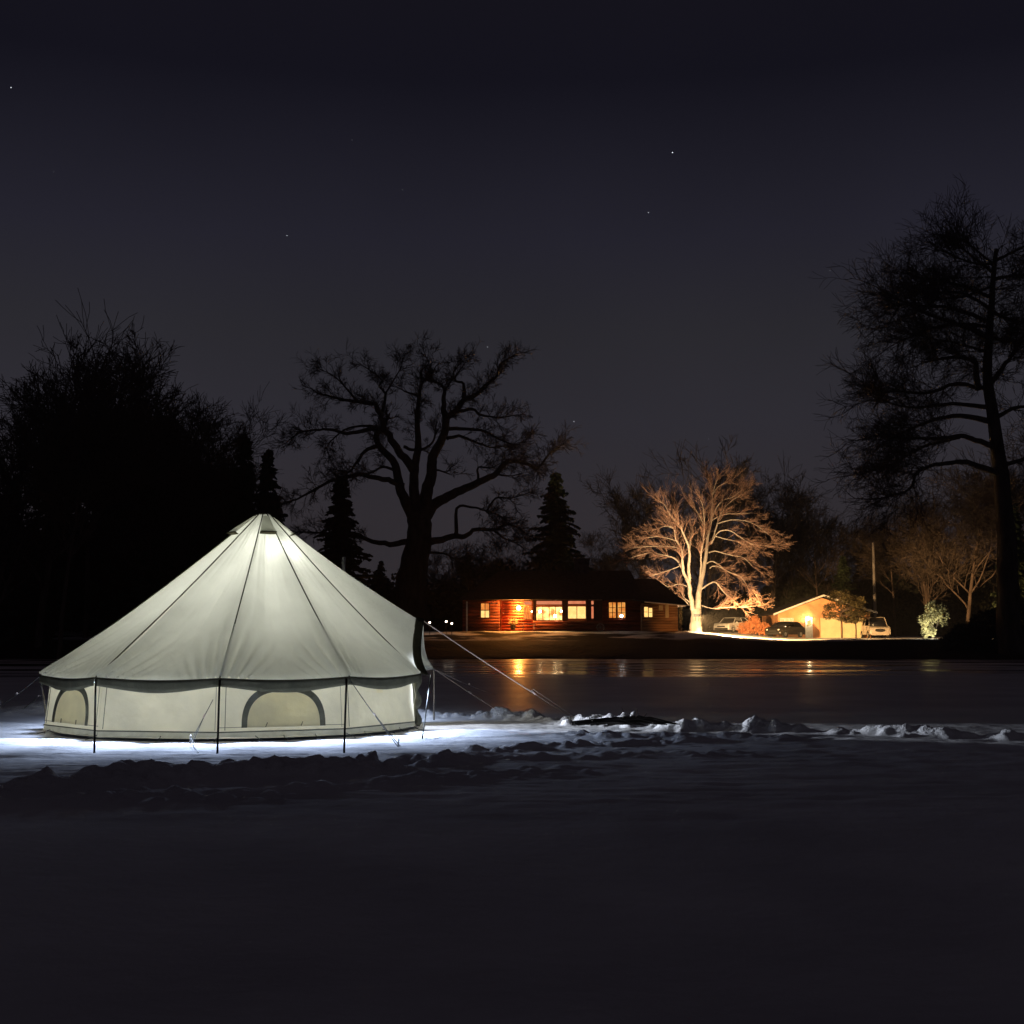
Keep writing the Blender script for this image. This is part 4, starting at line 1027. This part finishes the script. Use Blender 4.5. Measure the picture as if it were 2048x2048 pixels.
# roofs
rY0, rY1, rr = HY - .7, HY + 9.6, HY + 4.6
def hip(eL, eR, rL, rR, zeL, zeR, zr, y0, y1, ym):
    q = MB(); A, B = Vector((eL, y0, zeL)), Vector((eR, y0, zeR)); C_, D = Vector((eR, y1, zeR)), Vector((eL, y1, zeL)); Rl, Rr = Vector((rL, ym, zr)), Vector((rR, ym, zr))
    q.quad(A, B, Rr, Rl); q.quad(B, C_, Rr); q.quad(C_, D, Rl, Rr); q.quad(D, A, Rl); q.quad(D, C_, B, A); return q
hr = hb(hip(X(915, rY0), X(1290, rY0), X(1000, rr), X(1262, rr), Zp(1199, rY0), Zp(1199, rY0), Zp(1141, rr), rY0, rY1, rr), 'roof', M['roof'])
hb(hip(X(1270, WY - .5), X(1379, WY - .5), X(1262, rr), X(1312, rr), Zp(1201, WY), Zp(1211, WY), Zp(1158, rr), WY - .45, WY + 9, rr - .4), 'wing_roof', M['roof'])
q = MB(); q.box((X(1150, rr), rr - .6, Zp(1150, rr)), (X(1178, rr), rr + .6, Zp(1121, rr))); ch = hb(q, 'chimney', M['stone'], hr)
q = MB(); q.box((X(1147.5, rr), rr - .68, Zp(1121, rr)), (X(1180.5, rr), rr + .68, Zp(1117.5, rr))); hb(q, 'chimney_cap', M['stone'], hr)
# porch lamp and table-top lights seen through the veranda
lampp = P(1037.6, 1216, HY + .55)
q = MB(); q.sphere(lampp, .15, 12, 8); lf = hb(q, 'porch_lamp', M['bulb_porch'], None, True)
q = MB(); q.box((lampp.x - .04, lampp.y + .1, lampp.z - .03), (lampp.x + .04, HY + .8, lampp.z + .03)); hb(q, 'lamp_bracket', M['frame'])
light('porch_light', 'POINT', lampp - Vector((0, .2, 0)), 1050, (1, .33, .055), .12)
for px, py, r, mm in ((1063.5, 1223, .05, 'bulb_w'), (1080, 1223, .13, 'bulb_w'), (1110, 1232, .15, 'bulb_w'), (1122.5, 1222, .10, 'bulb_w'), (1243, 1232, .16, 'bulb_cool')):
    p = P(px, py, HY - .16 if px > 1200 else HY + .0); q = MB(); q.sphere(p, r * .75, 8, 6); hb(q, 'lamp', M[mm], None, True)
light('veranda_light', 'POINT', P(1092, 1219, HY - 1.0), 8, (1, .30, .10), .3)

# potted winter plant on the porch
pt = P(1026, 1252, HY + .3)
e = empty('potted_plant', pt - Vector((0, 0, .3)), 'snow dusted potted plant beneath the porch lamp', 'plant'); q = MB()
q.tube([(0, 0, 0), (0, 0, .42)], [.18, .24], 12); q.build('pot', M['plastic'], e, True)
q = MB(); leaf_clump(q, random.Random(4), (0, 0, .62), .42, .3, .24, 160, .08); q.build('foliage', M['leafpale'], e)
e = empty('porch_bench', P(1057, 1256, HY - .5) - Vector((0, 0, .1)), 'low pale bench below the small porch window', 'bench')
q = MB(); q.box((-.5, -.2, .38), (.5, .2, .44)); q.build('seat', M['trim'], e)
for s in (-1, 1):
    q = MB(); q.box((s * .42 - .04, -.17, 0), (s * .42 + .04, .17, .38)); q.build('leg', M['trim'], e)
# barrel-shaped shrub / wheel by the veranda corner
e = empty('cart_wheel', P(1201, 1256, HY - .8), 'old pale cart wheel leaning by the veranda end', 'wheel')
q = MB(); n = 20; q.tube([(.28 * math.cos(i * 2 * math.pi / n), .1 * math.sin(i * 2 * math.pi / n), .28 * math.sin(i * 2 * math.pi / n) + .05) for i in range(n + 1)], .028, 6); q.build('rim', M['poleg'], e)
for i in range(5):
    a = i * math.pi / 5; q = MB(); q.tube([(.27 * math.cos(a), .1 * math.sin(a), .27 * math.sin(a) + .05), (-.27 * math.cos(a), -.1 * math.sin(a), -.27 * math.sin(a) + .05)], .014, 5); q.build('spoke', M['poleg'], e)

# ------------------------------------------------------------------ garage
GY = 125.0; gX = lambda px: MX(px, GY); gZ = lambda py: Zp(py, GY); gb = ground_z(gX(1650), GY) - .15
gar = empty('garage', (gX(1650), GY, gb), 'tan gable-fronted garage lit orange by the drive', 'garage'); GO = gar.location.copy()
def gbd(q, name, m_, parent=None): return q.build(name, m_, parent or gar, False, GO)
q = MB(); xl, xr, xa = gX(1557), gX(1742), gX(1646)
ze, zap = gZ(1228), gZ(1196)
fr = [(xl, GY, gb), (xr, GY, gb), (xr, GY, gZ(1227)), (xa, GY, zap), (xl, GY, gZ(1227))]; n = len(q.v)
q.v += fr + [(a, GY + 8, c) for a, _, c in fr]; q.f.append((0, 1, 2, 3, 4)); q.f.append((9, 8, 7, 6, 5))
for i in range(5): q.f.append((i, (i + 1) % 5, (i + 1) % 5 + 5, i + 5))
gbd(q, 'wall', M['stucco'])
q = MB(); el_, er_ = Vector((gX(1545), 0, gZ(1230))), Vector((gX(1753), 0, gZ(1227))); ap_ = Vector((xa, 0, gZ(1192)))
for a, b_ in ((el_, ap_), (ap_, er_)):
    th = Vector((0, 0, .12)); y0, y1 = GY - .7, GY + 8.4
    q.hexa([(a.x, y0, a.z), (b_.x, y0, b_.z), (b_.x, y1, b_.z), (a.x, y1, a.z), (a.x, y0, a.z + .12), (b_.x, y0, b_.z + .12), (b_.x, y1, b_.z + .12), (a.x, y1, a.z + .12)])
gbd(q, 'roof', M['roof'])
q = MB()
for a, b_ in ((el_, ap_), (ap_, er_)):
    y0, y1 = GY - .745, GY - .703
    q.hexa([(a.x, y0, a.z - .06), (b_.x, y0, b_.z - .06), (b_.x, y1, b_.z - .06), (a.x, y1, a.z - .06), (a.x, y0, a.z + .13), (b_.x, y0, b_.z + .13), (b_.x, y1, b_.z + .13), (a.x, y1, a.z + .13)])
gbd(q, 'bargeboard', M['trim'])
for x0, x1 in ((1641, 1682), (1686, 1727)):
    q = MB(); n = 4
    for i in range(n):
        za = gb + .12 + i * (gZ(1236) - gb - .12) / n; zc_ = za + (gZ(1236) - gb - .12) / n - .02
        q.box((gX(x0), GY - .06, za), (gX(x1), GY - .02, zc_))
    q.box((gX(x0), GY - .02, gb), (gX(x1), GY - .012, gZ(1236))); gbd(q, 'garage_door', M['gdoor'])
q = MB(); q.box((gX(1628), GY - .25, gb), (gX(1639), GY - .003, gZ(1236))); gbd(q, 'pillar', M['stucco'])
q = MB(); q.box((gX(1611), GY - .08, gb + .1), (gX(1626), GY - .02, gZ(1234))); dr = gbd(q, 'door', M['trim'])
q = MB(); q.box((gX(1615), GY - .10, gZ(1251)), (gX(1622), GY - .082, gZ(1240))); gbd(q, 'door_pane', M['w_yellow'], dr)
q = MB(); q.box((gX(1561), GY - .05, gZ(1245)), (gX(1588), GY - .01, gZ(1236))); wn = gbd(q, 'window', M['trim'])
for i in range(3):
    q = MB(); xx = gX(1562 + i * 9); q.box((xx, GY - .07, gZ(1244)), (xx + .34, GY - .052, gZ(1237))); gbd(q, 'pane', M['w_yellow'], wn)
q = MB(); lp = P(1616, 1236.5, GY - .25); q.sphere(lp, .13, 10, 6); gbd(q, 'wall_lamp', M['bulb_w'])
light('garage_lamp_light', 'POINT', lp - Vector((0, .3, .1)), 60, (1, .72, .35), .12)

# ------------------------------------------------------------------ vehicles
def vehicle(name, label, cat, loc, rz, paint, L=4.2, W=1.78, H=1.46, prof=None, cab=None, grille=False, group=None):
    e = empty(name, loc, label, cat, group, rz)
    prof = prof or [(-.5, .28), (-.5, .62), (-.47, .86), (-.30, .93), (-.12, .96), (.40, .97), (.49, .90), (.50, .60), (.495, .30)]
    cab = cab or [(-.27, .93), (-.13, 1.38), (.02, 1.46), (.28, 1.44), (.46, .96)]
    def sec(pts, wf):
        q = MB(); n = len(pts); ws = [-1, -.93, .93, 1]; sh = [.94, 1, 1, .94]
        cx = sum(p[0] for p in pts) / n; cz = sum(p[1] for p in pts) / n
        for w, s in zip(ws, sh):
            for (x, z) in pts: q.v.append(((cx + (x - cx) * s) * L, wf(z) * w * W / 2, cz + (z - cz) * s))
        for a in range(3):
            for i in range(n): j = (i + 1) % n; q.f.append((a * n + i, a * n + j, (a + 1) * n + j, (a + 1) * n + i))
        q.f.append(tuple(range(n))); q.f.append(tuple(reversed(range(3 * n, 4 * n)))); return q
    b_ = sec(prof, lambda z: 1.0 if z < .7 else 1 - (z - .7) * .12).build('body', paint, e, True); bevel(b_, .05, 2)
    g_ = sec([(x, z if z > 1 else z - .02) for x, z in cab], lambda z: .93 - max(0, z - .95) * .35).build('windows', M['glass'], e, True)
    top = max(z for _, z in cab); tp_ = [p for p in cab if p[1] > top - .12]
    x0, x1 = min(p[0] for p in tp_) * L, max(p[0] for p in tp_) * L
    q = MB(); q.hexa([(x0 - .05, -W * .355, top - .03), (x1 + .1, -W * .355, top - .04), (x1 + .1, W * .355, top - .04), (x0 - .05, W * .355, top - .03), (x0 + .05, -W * .33, top + .03), (x1, -W * .33, top + .02), (x1, W * .33, top + .02), (x0 + .05, W * .33, top + .03)])
    bevel(q.build('roof', paint, e), .02)
    for s in (-1, 1):
        for xx, xt in ((cab[0][0], cab[1][0]), (.10, .10), (cab[-1][0] - .01, cab[-2][0])):
            q = MB(); q.tube([(xx * L, s * W * .46, .92), (xt * L, s * W * .375, top - .02)], .035, 5); q.build('pillar', paint, e)
        q = MB(); q.box((-.16 * L, s * W * .5 - .02 * s - .08, .95), (-.13 * L, s * W * .5 - .02 * s + .08, 1.07)); bevel(q.build('mirror', paint, e), .02)
        q = MB(); q.sphere((-.478 * L, s * W * .36, .70), .12, 10, 6, .7); q.build('headlight', M['lens'], e, True)
        q = MB(); q.box((.485 * L, s * W * .40 - .1, .66), (.505 * L, s * W * .40 + .1, .86)); bevel(q.build('tail_light', M['redlens'], e), .02)
        for xx in (-.31, .30):
            w_ = MB(); yy = s * (W / 2 - .09); w_.tube([(xx * L, yy - .10, .31), (xx * L, yy + .10, .31)], .31, 20); wh = bevel(w_.build('wheel', M['tyre'], e, False), .03)
            w_ = MB(); w_.tube([(xx * L, yy + s * .085, .31), (xx * L, yy + s * .108, .31)], .19, 14); w_.build('rim', M['rim'], wh)
            w_ = MB(); n = 12; w_.tube([(xx * L + .37 * math.cos(math.pi * i / n), s * (W / 2 - .005), .31 + .37 * math.sin(math.pi * i / n)) for i in range(n + 1)], .03, 5); w_.build('wheel_arch', M['plastic'], e)
    q = MB(); q.box((-.512 * L, -W * .42, .26), (-.49 * L, W * .42, .46)); bevel(q.build('bumper', M['plastic'] if not grille else paint, e), .02)
    q = MB()
    if grille: q.tube([(-.508 * L, 0, .72), (-.488 * L, 0, .72)], 1.0, 18); q.v = [(x, y * .48, .72 + (z - .72) * .16) for x, y, z in q.v]
    else: q.box((-.506 * L, -W * .24, .52), (-.48 * L, W * .24, .66))
    q.build('grille', M['plastic'], e)
    return e
vehicle('parked_car', 'frosted silver car parked left of the rust coloured bush', 'car', gl(1466, 124), R_(48), M['silver'], group='cars parked on the drive')
vehicle('parked_car', 'black hatchback parked in front of the garage window', 'car', gl(1571, 119.5), R_(44), M['blackp'], group='cars parked on the drive')
vehicle('parked_van', 'cream van with an oval grille at the garage right corner', 'van', gl(1750, 123), R_(86), M['whitep'], 4.9, 1.95, 2.0,
        prof=[(-.5, .35), (-.5, .75), (-.47, 1.0), (-.36, 1.12), (-.1, 1.15), (.49, 1.2), (.5, .35)], cab=[(-.36, 1.08), (-.22, 1.88), (.0, 1.98), (.49, 1.96), (.495, 1.1)], grille=True)

# ------------------------------------------------------------------ poles, lamps, floodlights
q = MB(); g = gl(1752, 131); tz = P(1752, 1085, 131).z
pe = empty('utility_pole', g, 'tall pale pole rising behind the garage roof', 'pole')
q.tube([(0, 0, -.2), (0, 0, tz - g.z)], [.17, .13], 10); q.build('pole', M['poleg'], pe, True)
def garden_lamp(px, py, Y, label, r=.07):
    p = P(px, py, Y); g = ground_z(p.x, Y); e = empty('garden_lamp', (p.x, Y, g), label, 'lamp', 'small garden lamps left of the house')
    q = MB(); q.tube([(0, 0, -.05), (0, 0, p.z - g - r)], .02, 6); q.build('post', M['plastic'], e)
    q = MB(); q.sphere((0, 0, p.z - g), r, 10, 8); q.build('lamp_globe', M['bulb_g'], e, True)
    q = MB(); q.tube([(0, 0, p.z - g + r * .9), (0, 0, p.z - g + r * 1.3)], [r * .9, .01], 8); q.build('lamp_cap', M['plastic'], e)
garden_lamp(859.5, 1245, 93.5, 'dimmer garden lamp nearest the tent', .07)
garden_lamp(892.5, 1243, 93, 'higher of the pair of garden lamps left of the house')
garden_lamp(903.5, 1247, 92, 'lower garden lamp nearest the house corner')
def flood(label, loc, tgt, energy, col, size=R_(110), soft=.12, blend=.5):
    e = empty('floodlight', loc, label, 'floodlight'); d = (Vector(tgt) - Vector(loc)); rz = math.atan2(d.y, d.x); e.rotation_euler = (0, 0, rz)
    q = MB(); q.box((-.10, -.14, -.10), (.03, .14, .10)); bevel(q.build('housing', M['plastic'], e), .01)
    q = MB(); q.box((.031, -.12, -.08), (.036, .12, .08)); q.build('lens', M['lens'], e)
    q = MB(); q.tube([(-.03, 0, -.10), (-.03, 0, -.45)], .015, 6); q.build('spike', M['plastic'], e)
    l = light('flood_light', 'SPOT', Vector(loc) + d.normalized() * .12, energy, col, soft, spot_size=size, spot_blend=blend); aim(l, tgt); return l
AM = (1, .62, .26)
b0_ = gl(1392, 95.2)
flood('ground floodlight in front of the pale tree', b0_ + Vector((0, 0, 1.25)), P(1408, 1110, 104), 9500, (1, .68, .37), R_(120))
ef = gl(1398, 94.6) + Vector((0, 0, 1.3))
flood('floodlight low beside the first, shining along the drive', ef, (ef.x + 20 * math.cos(R_(48)), ef.y + 20 * math.sin(R_(48)), ef.z - 8.6), 100000, (1, .56, .21), R_(78), blend=.35)
flood('small floodlight under the eave facing the foot of the pale tree', P(1377, 1214, 93.3), (16.2, 97.2, 1.6), 2300, (1, .68, .34), R_(84), blend=.8)  # added to brighten the snow at the tree foot, no lamp known there
b3_ = gl(1366, 92.6)
flood('small floodlight facing the house wing wall', b3_ + Vector((0, 0, .7)), P(1345, 1225, 95), 70, (1, .42, .12), R_(100))
b4_ = gl(1860, 95.8)
flood('small white floodlight under the lit shrub', b4_ + Vector((0, 0, .15)), P(1858, 1240, 98), 1100, (1, .97, .66), R_(110))

# ------------------------------------------------------------------ thin volume added for a soft glow round the lamps
q = MB(); q.box((-170, -4, -1.7), (170, 190, 48)); hz_ = q.build('haze', None); hz_['kind'] = 'stuff'
m = bpy.data.materials.new('haze_air'); m.use_nodes = True; t = m.node_tree; t.nodes.clear()
out = N(t, 'ShaderNodeOutputMaterial'); v = N(t, 'ShaderNodeVolumePrincipled'); v.inputs['Density'].default_value = .0007; v.inputs['Color'].default_value = (.8, .8, .8, 1); v.inputs['Anisotropy'].default_value = .4
t.links.new(v.outputs[0], out.inputs['Volume']); hz_.data.materials.append(m)

# ------------------------------------------------------------------ stars
GSt = 'stars in the night sky'
for (x, y, r, s, lb) in [(1345, 305, .95, 2.2, 'brightest star, high above the floodlit tree'), (1297, 425, .9, 1.0, 'second bright star, below and left of the brightest'),
    (574, 471, .75, 1.0, 'star high above the left side of the tent peak'), (22, 175, 1.1, 1.2, 'bright star in the top left corner'), (975, 694, .75, .8, 'star just above the right side of the oak crown'),
    (1148, 843, .8, .8, 'star right of the oak crown'), (1417, 878, .55, .5, 'faint star just above the floodlit tree'), (805, 379, .5, .45, 'faint star left of the picture centre, high up'),
    (1660, 541, .6, .5, 'faint star left of the towering dark tree'), (107, 343, .7, .35, 'faint star on the upper left'), (704, 280, .4, .4, 'faint star high on the left half')]:
    p = P(x, y, 2200); q = MB(); q.sphere((0, 0, 0), r * 2200 / F, 6, 4)
    o = q.build('star', emat('starlight', (.85, .9, 1), s, False)); o.location = p; tag(o, lb, 'star', GSt)
